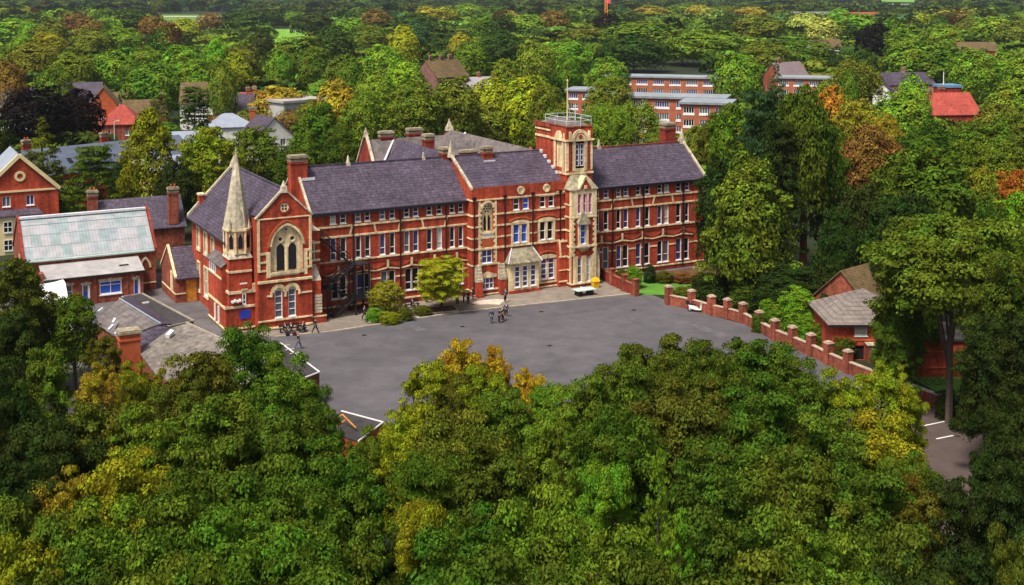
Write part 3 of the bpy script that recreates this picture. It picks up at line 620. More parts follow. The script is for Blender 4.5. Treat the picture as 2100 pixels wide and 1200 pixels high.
for (a, b, z0, z1) in hl:
    m = MB(); m.fbox(HL, a-.22, a, -.02, .08, z0-.2, z1+.2); m.fbox(HL, b, b+.22, -.02, .08, z0-.2, z1+.2); m.fbox(HL, a, b, -.02, .08, z1, z1+.2); m.fbox(HL, a-.22, b+.22, -.02, .14, z0-.3, z0-.2); m.fbox(HL, (a+b)/2-.1, (a+b)/2+.1, -.2, -.02, z0, z1); m.build('stone_surround', STONE, sch)
for a, b, z0, z1 in hl: win(sch, HL, a, b, z0, z1, GL_D, fw=.06)
m = MB()   # stair bay between hall and west wing, with stone-capped buttress
m.box(-7.34, -5.95, -2.6, -.02, 0, 10.4); m.box(-7.3, -6.2, -3.7, -2.6, 0, 4.9); m.box(-7.3, -5.6, -3.75, -2.5, 0, .9); m.build('buttress', BRICK, sch)
m = MB(); m.prism([(-7.34,-2.7,10.4),(-5.85,-2.7,10.4),(-5.85,0,10.4),(-7.34,0,10.4)], [(-7.34,-2.0,11.0),(-6.6,-2.0,11.0),(-6.6,0,11.0),(-7.34,0,11.0)])
m.build('buttress_weathering', STONE_D, sch); m = MB(); m.prism([(-7.3,-3.72,4.9),(-6.15,-3.72,4.9),(-6.15,-2.6,4.9),(-7.3,-2.6,4.9)], [(-7.3,-2.9,6.6),(-6.5,-2.9,6.6),(-6.5,-2.6,6.6),(-7.3,-2.6,6.6)])
m.build('buttress_weathering', STONE_D, sch); m = MB()
for k in range(6): m.box(-6.95, -6.1, -3.76-.0*k, -3.7, 1.2+.36*k, 1.48+.36*k)
m.build('buttress_panel', STONE_D, sch)
for z_ in (8.9, 7.9, 6.9): m = MB(); m.box(-7.1, -5.9, -2.68, -2.6, z_, z_+.25); m.build('stone_band', STONE, sch)
m = MB()
m.box(-7.3, -5.55, -3.8, -3.7, .72, .88); m.build('stone_band', STONE, sch)
win(sch, ('y',-2.62), -7.05, -6.6, 6.9, 9.3, GL_D, rec=-.03, sill=False, trans=())
# --- turret, spire, side annex
TUF = ('y', -2.7); TUL = ('x', -16.4)
m = MB(); m.box(-16.4, -13.85, -2.7, -.2, 2.9, 8.1); m.box(-16.9, -12.3, -2.75, 4.6, 0, 2.75); m.box(-16.9, -16.0, -1.6, 4.6, 2.75, 7.1); m.box(-13.86, -12.3, -2.72, -1.6, 2.75, 4.3)
m.box(-16.95, -16.35, -1.5, -1.3, 2.7, 7.2)
m.build('turret_wall', BRICK, sch)
m = MB()
for z0, z1, d in ((6.55,6.78,.1),(4.2,4.5,.14)): m.fbox(TUF, -16.4, -13.86, -.02, d, z0, z1); m.fbox(TUL, -2.72-d, -1.62, -.02, d, z0, z1)
m.fbox(TUF, -15.1, -14.4, .14, .2, 4.5, 4.72)
for z0, z1 in ((2.6,2.85),(.25,.4),): m.fbox(('y',-2.75), -16.95, -12.3, -.02, .12, z0, z1); m.fbox(('x',-16.9), -2.85, 4.6, -.02, .12, z0, z1)
m.fbox(('x',-16.9), -1.5, 4.6, -.02, .1, 5.6, 5.8)
m.fpoly(TUF, [(-13.85,4.2),(-12.25,4.2),(-12.25,5.2),(-13.85,5.2)], .02, .3)
m.build('stone_band', STONE, sch)
m = MB(); m.fpoly(TUF, [(-13.7,4.3),(-13.05,5.45),(-12.4,4.3),(-12.6,4.3),(-13.05,5.1),(-13.5,4.3)], .3, .42); m.build('stone_gablet', STONE_D, sch)
win(sch, TUF, -15.0, -14.6, 2.95, 4.15, GL_D, rec=-.04, trans=(.4,)); win(sch, TUF, -13.3, -12.85, 2.95, 4.15, GL_G, rec=-.04, trans=(.6,))
for a in (-.4, 1.2): win(sch, ('x',-16.9), a, a+.5, .6, 2.4, GL_W, rec=-.04, trans=())
win(sch, ('x',-16.9), 1.0, 3.6, 5.85, 6.9, GL_G, rec=-.04, mull=(.33,.66), trans=())
m = MB(); m.slab([(-17.1,-1.7,7.1),(-15.9,-1.7,7.9),(-15.9,4.8,7.9),(-17.1,4.8,7.1)], .12); m.build('annex_roof', SLATE_L, sch)
m = MB(); m.box(-15.3, -14.5, -2.98, -2.9, 5.25, 5.4); m.build('floodlight', WHITE, sch)
m = MB()
for k in range(4): m.box(-16.25+k*.28, -16.05+k*.28, -3.15, -2.72, 3.28+.08*(k % 2), 3.5+.1*(k % 2))
m.build('security_light', WHITE, sch)
m = MB(); m.fbox(('y',-2.75), -15.3, -14.15, .02, .08, 1.35, 2.3); m.build('notice_board', BLUE, sch)
cxs, cys = -15.12, -1.42
m = MB(); m.prism([(-16.5,-2.8,8.1),(-13.75,-2.8,8.1),(-13.75,-.05,8.1),(-16.5,-.05,8.1)], [(-16.2,-2.5,8.75),(-14.05,-2.5,8.75),(-14.05,-.35,8.75),(-16.2,-.35,8.75)]); m.build('turret_base', STONE_D, sch)
m = MB(); m.cone(cxs, cys, 8.6, 11.3, 1.42, 1.38, 8, math.pi/8); m.cone(cxs, cys, 11.15, 11.4, 1.62, 1.62, 8, math.pi/8)
for k in range(8):
    a_ = math.pi/8+k*math.pi/4; m.cone(cxs+1.42*math.cos(a_), cys+1.42*math.sin(a_), 8.6, 11.2, .14, .14, 6)
bel = m.build('belfry', STONE, sch)
m = MB()
for k in range(8):
    a_ = k*math.pi/4; c, s = math.cos(a_), math.sin(a_); q = 1.335
    def P_(t, z, d): return (cxs+c*(q+d)-s*t, cys+s*(q+d)+c*t, z)
    pts = [(-.24,9.2),(.24,9.2),(.24,10.4),(0,10.85),(-.24,10.4)]; m.prism([P_(t, z, -.03) for t, z in pts], [P_(t, z, .03) for t, z in pts])
m.build('belfry_opening', GL_D, bel)
m = MB()
for k in range(8):
    a_ = k*math.pi/4; c, s = math.cos(a_), math.sin(a_); q = 1.33
    for t0 in (-.42, .34): 
        pts = [(t0,9.0),(t0+.08,9.0),(t0+.08,10.9),(t0,10.9)]; m.prism([P_(t, z, -.03) for t, z in pts], [P_(t, z, .035) for t, z in pts])
m.build('brick_pattern', BRICK, bel)
m = MB(); m.cone(cxs, cys, 11.4, 20.1, 1.5, .06, 8, math.pi/8)
for k in range(4):
    a_ = k*math.pi/2; c, s = math.cos(a_), math.sin(a_)
    def P2(t, z, d): return (cxs+c*d-s*t, cys+s*d+c*t, z)
    m.prism([P2(-.62, 11.3, 1.45), P2(.62, 11.3, 1.45), P2(0, 13.6, 1.2)], [P2(-.1, 12, .4), P2(.1, 12, .4), P2(0, 13.9, .7)])
    d_ = math.pi/4+a_; m.cone(cxs+1.5*math.cos(d_), cys+1.5*math.sin(d_), 11.3, 12.5, .2, .03, 4)
m.cone(cxs, cys, 19.9, 20.4, .13, .05, 6)
sp_ = m.build('spire', STONE_D, sch)
# --- rear ranges seen over the ridge
m = MB(); m.box(9.3, 24, 17.6, 26.4, 0, 12); m.poly([(9.3,17.6,12),(9.3,26.4,12),(9.3,22,18.0)]); m.box(9.6, 18.4, 8, 17.6, 0, 12); m.box(21.5, 32.5, 8, 33, 0, 11.6)
m.poly([(21.5,33,11.6),(32.5,33,11.6),(27,33,16.9)]); m.build('wall', BRICK_P, sch)
m = MB(); gable_roof_x(m, 9.45, 25, 17.6, 26.4, 12, 17.2); o = m.build('roof', SLATE_L, sch)
m = MB(); gable_roof_y(m, 9.9, 18.1, 6.0, 21.9, 12.6, 17.05); o2 = m.build('roof', SLATE, sch)
m = MB(); gable_roof_y(m, 21.5, 32.5, 5.9, 32.9, 11.6, 16.6); o3 = m.build('roof', SLATE_L, sch)
m = MB(); m.tube((13.6,22.2,17.2),(9.8,18.0,13.4),.16); m.build('lead_valley', LEAD, o2)
m = MB(); m.tube((27,27.2,16.7),(22.4,26.2,12.4),.15); m.build('lead_valley', LEAD, o3)
m = MB()
for (ya, za, yb, zb) in ((17.3,11.8,22,18.2),(22,18.2,26.7,11.8)): m.hexa([(9.1,ya,za-.15),(9.5,ya,za-.15),(9.5,yb,zb-.15),(9.1,yb,zb-.15),(9.1,ya,za+.2),(9.5,ya,za+.2),(9.5,yb,zb+.2),(9.1,yb,zb+.2)])
m.build('coping', STONE_D, sch); finial(9.3, 22, 18.1, .7, .3); finial(27, 32.9, 16.9, 1.2, .6)
chimney(sch, 12.4, 22.3, 1.9, 1.0, 14, 17.9, BRICK_P, pots=0); chimney(sch, 17.4, 24, 2.1, 1.0, 14, 17.9, BRICK_P, pots=0); chimney(sch, 16.2, 16.5, 1.3, 1.2, 12, 17.9, BRICK_P, pots=0)
chimney(sch, 21.5, 15, 2.4, .9, 12, 15.6, BRICK_P, pots=0, band=False)
for x in (29.6, 31.6): m = MB(); m.cone(x, 12, 14, 16.1, .35, .25, 8); m.build('chimney_pot', BRICK_O, sch)
# fire escape
fe = thing('fire_escape', 'black iron zigzag fire escape on the long wing beside the gabled hall', 'fire escape', -4, -2)
def flight(x0, z0, x1, z1, y0, y1, nm='stair_flight'):
    m = MB(); n = max(3, int(abs(z1-z0)/.22))
    for y in (y0, y1): m.tube((x0,y,z0),(x1,y,z1),.11,n=4); m.tube((x0,y,z0+.95),(x1,y,z1+.95),.045,n=4); m.tube((x0,y,z0+.5),(x1,y,z1+.5),.03,n=4)
    for i in range(n+1):
        t = i/n; x = x0+(x1-x0)*t; z = z0+(z1-z0)*t; m.box(x-.14, x+.14, y0, y1, z-.03, z+.02)
        if i % 4 == 0: m.tube((x,y0,z),(x,y0,z+.95),.03,n=4); m.tube((x,y1,z),(x,y1,z+.95),.03,n=4)
    return m.build(nm, IRON, fe)
def landing(x0, x1, y0, y1, z):
    m = MB(); m.box(x0, x1, y0, y1, z-.14, z)
    for a, b in (((x0,y0),(x1,y0)), ((x1,y0),(x1,y1)), ((x0,y0),(x0,y0+.01))):
        m.tube((*a, z+.95), (*b, z+.95), .04, n=4); m.tube((*a, z+.5), (*b, z+.5), .03, n=4)
    for a in ((x0,y0),(x1,y0),(x1,y1)): m.tube((*a, z), (*a, z+.95), .04, n=4)
    return m.build('landing', IRON, fe)
landing(-5.9, -5.0, -1.2, -.1, 9.1); flight(-5.2, 9.0, -1.7, 5.9, -1.2, -.3); landing(-1.7, .2, -2.6, -.3, 5.9)
flight(-1.8, 5.8, -4.9, 3.6, -2.6, -1.5); landing(-6.0, -4.9, -2.6, -.4, 3.55); flight(-4.9, 3.5, -1.8, 1.9, -1.3, -.5); landing(-1.8, .1, -2.6, -.4, 1.9); flight(-1.9, 1.8, -4.4, 0, -2.6, -1.6)
for x, y in ((-1.6,-2.5),(.1,-2.5),(-1.6,-.4),(.1,-.5),(-5.0,-2.5)): m = MB(); m.box(x-.09, x+.09, y-.09, y+.09, 0, 6 if x > -4 else 3.5); m.build('post', IRON, fe)
# =====================  GROUND  =====================
def sheet(name, pts, z, mt, kind='structure', lab=None):
    me = bpy.data.meshes.new(name); me.from_pydata([(p[0], p[1], z) for p in pts], [], [tuple(range(len(pts)))]); me.materials.append(mt)
    o = bpy.data.objects.new(name, me); COL.objects.link(o); o['kind'] = kind; return o
def SP(*p): return [tuple(S2W(a, b))[:2] for a, b in p]
sheet('ground', [(-9000,-500),(9000,-500),(9000,14000),(-9000,14000)], -.02, GROUND)
sheet('school_grounds', SP((-40,30),(36,30),(52,-1),(52,-3),(34,-3),(36,-66),(-30,-60),(-40,-20)), 0.0, ASPH_D)
sheet('playground', SP((-12.6,-6.9),(-6,-7.8),(10,-7.0),(17,-7.7),(32.2,-9.2),(32.4,-14.3),(34.5,-19),(35.2,-24),(35.9,-27),(35,-32),(34,-45),(33.5,-62),(-16,-62),(-16.2,-32),(-16.2,-22)), .004, ASPH)
sheet('paving', SP((-17,-2.7),(-7,-3.5),(-7,0),(33,0),(32.2,-9.1),(17,-7.65),(10,-6.95),(-6,-7.75),(-12.5,-6.85)), .008, ASPH_G)
def strip(name, pts, wd, z0, z1, mt, kind=None, parent=None):
    m = MB()
    for (a, b), (c, d) in zip(pts[:-1], pts[1:]):
        L = math.hypot(c-a, d-b); nx, ny = -(d-b)/L*wd/2, (c-a)/L*wd/2
        m.prism([(a-nx,b-ny,z0),(c-nx,d-ny,z0),(c+nx,d+ny,z0),(a+nx,b+ny,z0)], [(a-nx,b-ny,z1),(c-nx,d-ny,z1),(c+nx,d+ny,z1),(a+nx,b+ny,z1)])
    o = m.build(name, mt, parent)
    if parent is None: o.location = ORI; o.rotation_euler = (0, 0, ROT)
    if kind: o['kind'] = kind
    return o
strip('kerb', [(-12.6,-6.9),(-6,-7.8),(10,-7.0),(17,-7.7),(32.2,-9.2)], .3, 0, .1, KERB, 'structure')
strip('kerb', [(-23.5,-11.5),(-21.9,-14),(-16.5,-21)], .35, 0, .16, KERB, 'structure')
sheet('worn_patch', SP((12.6,-3.9),(14.0,-3.2),(16.2,-3.4),(17.4,-4.6),(16.2,-5.2),(15.4,-6.1),(14.2,-5.2),(13.0,-4.9)), .012, PALE)
sheet('path', SP((4.6,-4.3),(6.0,-4.1),(6.4,-7.0),(4.2,-7.1)), .012, KERB)
sheet('lawn', SP((33,-10),(35.8,-11.6),(40,-14),(45,-8.5),(50,-1.5),(34.5,-1.5)), .006, LAWN)
sheet('flower_bed', SP((40,-1.0),(56,-1.0),(52,-9),(44,-9.5),(40,-4)), .010, SOIL)
sheet('yard', SP((-24,-14),(-16.9,-3),(-16.2,12),(-34,12),(-34,-4)), .006, ASPH_D)
sheet('lawn', SP((38.2,-49),(52,-48),(50,-60),(36,-58)), .006, LAWN)
# car park with bays
sheet('car_park', SP((12,-58),(34.5,-56),(35,-95),(0,-95)), .010, mat('brown_asphalt', (.085,.062,.055), .92, .2, .5, detail=8))
bm_ = MB()
for (a, b) in (((1895,873),(1938,864)), ((1920,900),(1955,893)), ((1868,845),(1895,838)), ((2035,1045),(2062,1060)), ((2065,1030),(2090,1042)), ((1850,820),(1870,815))):
    p, q = at(*a, .02), at(*b, .02); d = (q-p).normalized()*.08; nrm = Vector((-d.y, d.x, 0)); bm_.poly([p-nrm, q-nrm, q+nrm, p+nrm])
o = bm_.build('parking_bay_lines', WHITE); o['kind'] = 'structure'
for k, a in enumerate((8.0, 9.8)):
    strip('yard_line', [(-22.3,a-20.0),(-17.2,a-19.0)], .12, .008, .012, KERB, 'structure')
RP = random.Random(3)
PT = [mat('tarmac_patch', (.084,.077,.085), .93, .25, .6, detail=8), mat('old_tarmac', (.100,.092,.100), .93, .25, .6, detail=8)]
for k, (a, b, w_, h_) in enumerate(((-8,-14,3.0,1.6),(2,-12,1.2,5),(20,-14,6,1.1),(25,-22,2.2,2.6),(-2,-24,2.4,3.2),(30,-30,1.6,6),(5,-33,4,2))):
    sheet('tarmac_patch', SP((a,b),(a+w_,b-.2),(a+w_-.3,b+h_),(a+.2,b+h_-.1)), .008, PT[k % 2])
m = MB()
for a, b in ((-4,-11),(7,-13),(18,-11.5),(28,-16),(12,-24)): m.box(a, a+.5, b, b+.5, .009, .014)
o = m.build('drain_covers', IRON); o.location = ORI; o.rotation_euler = (0, 0, ROT); o['kind'] = 'structure'
# far fields
def wpoly(name, px, z, mt): return sheet(name, [tuple(at(x, y, z))[:2] for x, y in px], z, mt)
wpoly('football_pitch', [(540,88),(545,60),(648,60),(655,84)], .02, GRASS_B)
wpoly('racecourse_field', [(300,64),(310,30),(490,30),(500,62)], .02, mat('field', (.11,.19,.03), .95, .2, .03))
wpoly('far_field', [(1700,3.0),(1730,-1.5),(2140,-1.5),(2140,6.5)], .03, GRASS_B)
wpoly('far_field', [(20,50),(30,37),(70,37),(66,50)], .03, GRASS_B)
# =====================  OUTBUILDINGS (west)  =====================
gl = thing('glazed_roof_workshop', 'low brick workshop with long pale green glazed roof and grey lean-to, left of the school', 'workshop', -27, 21)
m = MB(); m.fwall(('y',21.0), -35, -19.4, 0, 5.3, [], .2); m.box(-35, -19.4, 31, 31.2, 0, 5.2); m.poly([(-35,21,0),(-35,31.2,0),(-35,31.2,5.3),(-35,26,9.6),(-35,21,5.3)]); m.poly([(-19.4,21,0),(-19.4,31.2,0),(-19.4,31.2,5.3),(-19.4,26,9.6),(-19.4,21,5.3)])
m.fbox(('y',21.0), -35, -19.4, -.02, .12, 5.0, 5.3); m.build('wall', BRICK_W, gl)
m = MB(); gable_roof_x(m, -34.9, -19.6, 21, 31, 5.35, 9.55, ov=.3); rf = m.build('roof', BRONZE, gl)
def sheetmat():
    m = mat('translucent_sheet', (.42,.41,.41), .4, .08, 1.5); n = m.node_tree; N = n.nodes; L = n.links; b = N['Principled BSDF']
    tc = N.new('ShaderNodeTexCoord'); sp = N.new('ShaderNodeSeparateXYZ'); L.new(tc.outputs['Object'], sp.inputs[0]); cb = N.new('ShaderNodeCombineXYZ')
    for i, st in ((0, 1.15), (1, 1.42)):
        q = N.new('ShaderNodeMath'); q.operation = 'DIVIDE'; q.inputs[1].default_value = st; f_ = N.new('ShaderNodeMath'); f_.operation = 'FLOOR'; L.new(sp.outputs[i], q.inputs[0]); L.new(q.outputs[0], f_.inputs[0]); L.new(f_.outputs[0], cb.inputs[i])
    wn = N.new('ShaderNodeTexWhiteNoise'); L.new(cb.outputs[0], wn.inputs[0]); rp = N.new('ShaderNodeValToRGB'); rp.color_ramp.interpolation = 'CONSTANT'; e = rp.color_ramp.elements
    e[0].color = (.37,.37,.39,1); e[1].position = .5; e[1].color = (.32,.36,.38,1)
    for p_, c_ in ((.66, (.27,.33,.34,1)), (.84, (.29,.33,.36,1))): k = e.new(p_); k.color = c_
    L.new(wn.outputs[0], rp.inputs[0])
    wv_ = N.new('ShaderNodeMath'); wv_.operation = 'PINGPONG'; wv_.inputs[1].default_value = .19; L.new(sp.outputs[0], wv_.inputs[0])      # glazing bars every 38 cm
    mr = N.new('ShaderNodeMapRange'); mr.inputs[1].default_value = 0; mr.inputs[2].default_value = .05; mr.inputs[3].default_value = .72; mr.inputs[4].default_value = 1; L.new(wv_.outputs[0], mr.inputs[0])
    no = N.new('ShaderNodeTexNoise'); no.inputs['Scale'].default_value = 1.1; no.inputs['Detail'].default_value = 6; L.new(tc.outputs['Object'], no.inputs['Vector'])
    m4 = N.new('ShaderNodeMapRange'); m4.inputs[1].default_value = .3; m4.inputs[2].default_value = .7; m4.inputs[3].default_value = .8; m4.inputs[4].default_value = 1.12; L.new(no.outputs[0], m4.inputs[0])
    mu = N.new('ShaderNodeMath'); mu.operation = 'MULTIPLY'; L.new(mr.outputs[0], mu.inputs[0]); L.new(m4.outputs[0], mu.inputs[1])
    mx = N.new('ShaderNodeMix'); mx.data_type = 'RGBA'; mx.blend_type = 'MULTIPLY'; mx.inputs[0].default_value = 1; L.new(rp.outputs[0], mx.inputs[6]); L.new(mu.outputs[0], mx.inputs[7]); L.new(mx.outputs[2], b.inputs['Base Color']); return m
GLZ = sheetmat(); sy = (9.55-5.35)/5.0
for r_, (ya, yb) in enumerate([(20.85, 22.3), (22.36, 23.7), (23.76, 24.9), (24.96, 25.55)]):
    m = MB(); za, zb = 5.35+(ya-21)*sy, 5.35+(yb-21)*sy; lift = .05+.03*(r_ == 3)
    m.slab([(-34.8,ya,za+lift),(-19.7,ya,za+lift),(-19.7,yb,zb+lift),(-34.8,yb,zb+lift)], .03); m.build('roof_glazing', GLZ, rf)
m = MB(); m.box(-34.9, -19.6, 25.6, 26.2, 9.45, 9.72); m.build('ridge_capping', LEAD, rf)
m = MB()
for x in (-35.0, -19.4):
    for (ya, za, yb, zb) in ((20.7,5.2,26,9.75),(26,9.75,31.4,5.2)): m.hexa([(x-.15,ya,za-.1),(x+.15,ya,za-.1),(x+.15,yb,zb-.1),(x-.15,yb,zb-.1),(x-.15,ya,za+.18),(x+.15,ya,za+.18),(x+.15,yb,zb+.18),(x-.15,yb,zb+.18)])
m.build('coping', BRICK_P, gl)
m = MB(); gla = arch_pts(-21.3, -20.1, 2.9, 4.2)
for i in range(len(gla)-1): m.fbar(('y',21.0), *gla[i], *gla[i+1], .25, -.02, .1)
m.fbox(('y',21.0), -21.7, -19.4, -.02, .08, .9, 1.05); m.build('stone_arch', STONE, gl)
m = MB(); m.fbox(('x',-35.0), 24.6, 25.4, -.02, .05, 2.5, 5.3); m.build('blocked_window', STONE, gl)
lops_ = [(-31.1,-30.0,1.0,2.55),(-28.9,-28.0,0.15,2.4),(-26.9,-24.3,.95,2.6),(-22.9,-22.1,.3,2.5)]
m = MB(); LF = ('y',17.2); m.fwall(LF, -33.2, -21.8, 0, 3.45, lops_, .25); m.poly([(-33.2,17.2,0),(-33.2,21,0),(-33.2,21,4.6),(-33.2,17.2,3.45)]); m.poly([(-21.8,17.2,0),(-21.8,21,0),(-21.8,21,4.6),(-21.8,17.2,3.45)])
for a in (-31.8,-27.6,-23.9,-22.1): m.fbox(LF, a, a+.35, -.02, .1, 0, 3.3)
m.build('lean_to_wall', BRICK_W, gl)
m = MB(); m.box(-34.3, -33.2, 17.0, 18.2, 0, 4.3); m.build('brick_pier', BRICK_W, gl)
m = MB(); m.slab([(-33.3,16.9,3.55),(-21.6,16.9,3.55),(-21.6,20.98,4.55),(-33.3,20.98,4.55)], .14); lt = m.build('lean_to_roof', FELT_P, gl)
m = MB(); m.box(-24.3, -23.2, 18.5, 18.8, 4.0, 4.1); m.build('roof_vent', FELT, lt)
m = MB(); m.box(-33.3, -21.6, 16.78, 16.9, 3.3, 3.5); m.build('fascia', IRON, lt)
win(gl, LF, *lops_[0], GL_G, trans=(.5,)); win(gl, LF, *lops_[2], GL_B, trans=(.7,), mull=(.5,), fw=.13, label='wide white-framed window of the lean-to')
for a, b, z0, z1 in (lops_[1], lops_[3]):
    m = MB(); m.fbox(LF, a, a+.12, -.2, -.05, z0, z1); m.fbox(LF, b-.25, b, -.2, -.05, z0, z1); m.fbox(LF, a, b, -.2, -.05, z1-.1, z1); d = m.build('door', WHITE, gl)
    m = MB(); m.fbox(LF, a+.12, b-.25, -.18, -.12, z0, z0+1.4); m.build('door_panel', BLUE, d)
    m = MB(); m.fbox(LF, a+.12, b-.25, -.18, -.13, z0+1.4, z1-.1); m.build('door_light', GL_G, d)
m = MB()
for a, b, z0, z1 in lops_: m.fbox(LF, a-.15, b+.15, -.02, .06, z1, z1+.28); m.fbox(LF, (a+b)/2-.12, (a+b)/2+.12, -.02, .1, z1+.25, z1+.4)
m.build('stone_lintel', STONE_D, gl)
ob = thing('brick_store', 'small brick store with steep slate roof and orange boarded doorway beside the hall', 'outbuilding', -17.4, 12.6)
m = MB(); m.fwall(('y',12.7), -18.85, -15.95, 0, 3.3, [(-17.6,-16.3,0,2.7)], .2); m.poly([(-18.85,12.7,0),(-18.85,20.3,0),(-18.85,20.3,3.3),(-18.85,16.5,6.3),(-18.85,12.7,3.3)]); m.box(-18.8, -16, 20, 20.3, 0, 3.2); m.build('wall', BRICK_W, ob)
m = MB(); gable_roof_x(m, -18.8, -15.9, 12.7, 20.3, 3.3, 6.1); m.build('roof', SLATE, ob)
m = MB(); m.fbox(('y',12.7), -17.6, -16.3, -.18, -.1, 0, 2.7); m.build('boarded_door', PLY, ob)
m = MB(); m.fbox(('y',12.7), -18.85, -17.6, -.02, .07, 1.05, 1.2); m.fbox(('x',-18.85), 12.7, 20, -.02, .07, 1.05, 1.2); m.fbox(('x',-18.85), 14.0, 15.2, -.02, .06, 1.3, 3.6)
for (ya, za, yb, zb) in ((12.5,3.2,16.5,6.4),(16.5,6.4,20.5,3.2)): m.hexa([(-19,ya,za-.1),(-18.7,ya,za-.1),(-18.7,yb,zb-.1),(-19,yb,zb-.1),(-19,ya,za+.15),(-18.7,ya,za+.15),(-18.7,yb,zb+.15),(-19,yb,zb+.15)])
m.build('stone_band', STONE, ob)
# generic roof helpers through real points
def roofpoly(m, pts, th=.15): m.slab([(*at_s(x, y, z), z) for x, y, z in pts], th)
def wallbelow(m, pts, z0=0):
    q = [(*at_s(x, y, z), z) for x, y, z in pts]
    for a, b in zip(q[:-1], q[1:]): m.poly([a, b, (b[0], b[1], z0), (a[0], a[1], z0)])
def solid(m, pts, z0=0):
    q = [(*at_s(x, y, z), z) for x, y, z in pts]; m.prism([(a, b, z0) for a, b, z in q], [(a, b, z-.16) for a, b, z in q])
sa = thing('slate_roofed_shed', 'single-storey shed under a patched hipped slate roof, in front of the workshop', 'shed', *at_s(245, 640, 0))
m = MB(); A_ = (245,612,4.8); B_ = (330,664,4.8)
roofpoly(m, [(194,661,3.2),(242,692,3.2),(352,668,4.3),B_,A_] if False else [(194,661,3.2),(244,694,3.2),B_,A_])
m.build('roof', SLATE_L, sa)
m = MB(); roofpoly(m, [(244,694,3.2),(285,722,3.2),(352,672,4.4),B_]); m.build('roof', SLATE_PB if False else SLATE, sa, )
m = MB(); roofpoly(m, [A_, B_, (352,664,3.9), (300,628,3.4), (268,605,3.3)]); m.build('roof', SLATE, sa)
m = MB(); wallbelow(m, [(268,607,3.1),(196,662,3.0),(244,695,3.0),(285,723,3.0)]); m.build('wall', BRICK_W, sa)
m = MB(); m.tube((*at_s(245,612,4.85),4.85),(*at_s(330,664,4.85),4.85),.09); m.build('ridge_tiles', SLATE_PB, sa)
m = MB()
for p, q in (((222,678,3.9),(232,668,4.1)),((231,664,4.1),(236,655,4.3)),((236,687,3.7),(243,676,3.9)),((202,640,3.7),(212,633,4.0))): m.tube((*at_s(*p),p[2]+.05),(*at_s(*q),q[2]+.05),.16,n=4)
m.build('roof_patch', LEAD, sa)
fr = thing('flat_felt_roofed_shed', 'low flat dark felt roof beside the patched slate roof, edged with pale kerb', 'shed', *at_s(320, 635, 0))
m = MB(); FP_ = [(250,610,2.6),(292,603,2.6),(397,659,2.6),(346,671,2.6)]; solid(m, FP_); m.build('wall', BRICK_W, fr)
m = MB(); roofpoly(m, FP_, .155); m.build('roof', FELT, fr)
m = MB()
for a, b in zip(FP_, FP_[1:]+FP_[:1]): m.tube((*at_s(*a),2.66),(*at_s(*b),2.66),.1,n=4)
m.build('roof_edge', KERB, fr)
m = MB(); p = (*at_s(292,622,2.7), 2.7); q = (*at_s(305,620,2.7), 2.7); m.tube(p, q, .12, n=4); m.build('roof_vent', WHITE, fr)
sb_ = thing('brown_tiled_range', 'long low range under a brown mossy tiled roof beside the big sycamore, chimney at left', 'outbuilding', *at_s(350, 720, 0))
m = MB(); roofpoly(m, [(285,722,3.2),(352,672,4.6),(383,663,4.6),(470,700,4.6),(560,745,4.6),(450,830,3.0),(320,768,3.0)]); m.build('roof', mat('mossy_tile', (.17,.145,.13), .95, .45, 1.6, col2=(.24,.21,.17), bump=.3), sb_)
m = MB(); wallbelow(m, [(285,724,2.9),(320,770,2.9),(450,832,2.9)]); wallbelow(m, [(383,665,4.4),(470,702,4.4),(560,747,4.4)]); m.build('wall', BRICK_W, sb_)
m = MB(); m.tube((*at_s(383,662,4.65),4.65),(*at_s(560,744,4.65),4.65),.12,n=4); m.build('ridge_tiles', KERB, sb_)
m = MB(); m.tube((*at_s(343,690,4.4),4.4),(*at_s(353,680,4.6),4.6),.28,n=4); m.build('rooflight', WHITE, sb_)
cxx, cyy = at_s(266, 792, 0)
ch_ = chimney(sb_, cxx, cyy, 1.9, 1.4, 0, 5.2, BRICK_O, pots=0, band=False)
# white-edged flat sheds on the west edge of the playground
for (lab, FPx, brk) in (('white-edged flat-roofed shed on the playground edge, its left end under the big sycamore', [(575,703,3.0),(655,763,3.0),(560,800,3.0),(500,740,3.0)], BRICK_W),
               ('white-edged flat-roofed shed with red brick end by the lower corner of the playground', [(700,843,3.0),(786,866,3.0),(735,905,3.0),(660,880,3.0)], BRICK)):
    sx = thing('flat_roofed_shed', lab, 'shed', *at_s(FPx[0][0], FPx[0][1]+40, 0))
    m = MB(); solid(m, FPx); m.build('wall', brk, sx)
    m = MB(); roofpoly(m, FPx, .155); m.build('roof', FELT, sx)
    m = MB()
    for a, b in zip(FPx[:2], FPx[1:3]): m.tube((*at_s(a[0],a[1],3.02),3.02),(*at_s(b[0],b[1],3.02),3.02),.075,n=4)
    m.build('fascia', WHITE, sx)
m = MB()
for p, q in (((685,862,3.3),(702,850,3.9)),((702,850,3.9),(730,878,3.3)),((690,875,3.3),(708,862,3.5))): m.tube((*at_s(*p),p[2]),(*at_s(*q),q[2]),.06,n=4)
m.build('timber_frame', PLY, sx)
m = MB()
for k in range(4): a = at_s(577+k*9, 707+k*8, 3.1); m.box(a[0]-.1, a[0]+.8, a[1]-.35, a[1]-.12, 3.02, 3.07)
gz = thing('stacked_benches', 'pale slatted panels lying on the end of the white-edged shed roof', 'panels', *at_s(585,712,3.0), z=3.0); m.build('panel', KERB, gz)
wgl = thing('white_canopy', 'white sheeted lean-to canopy at the left end of the workshop, behind leaves', 'canopy', *at_s(110, 640, 0))
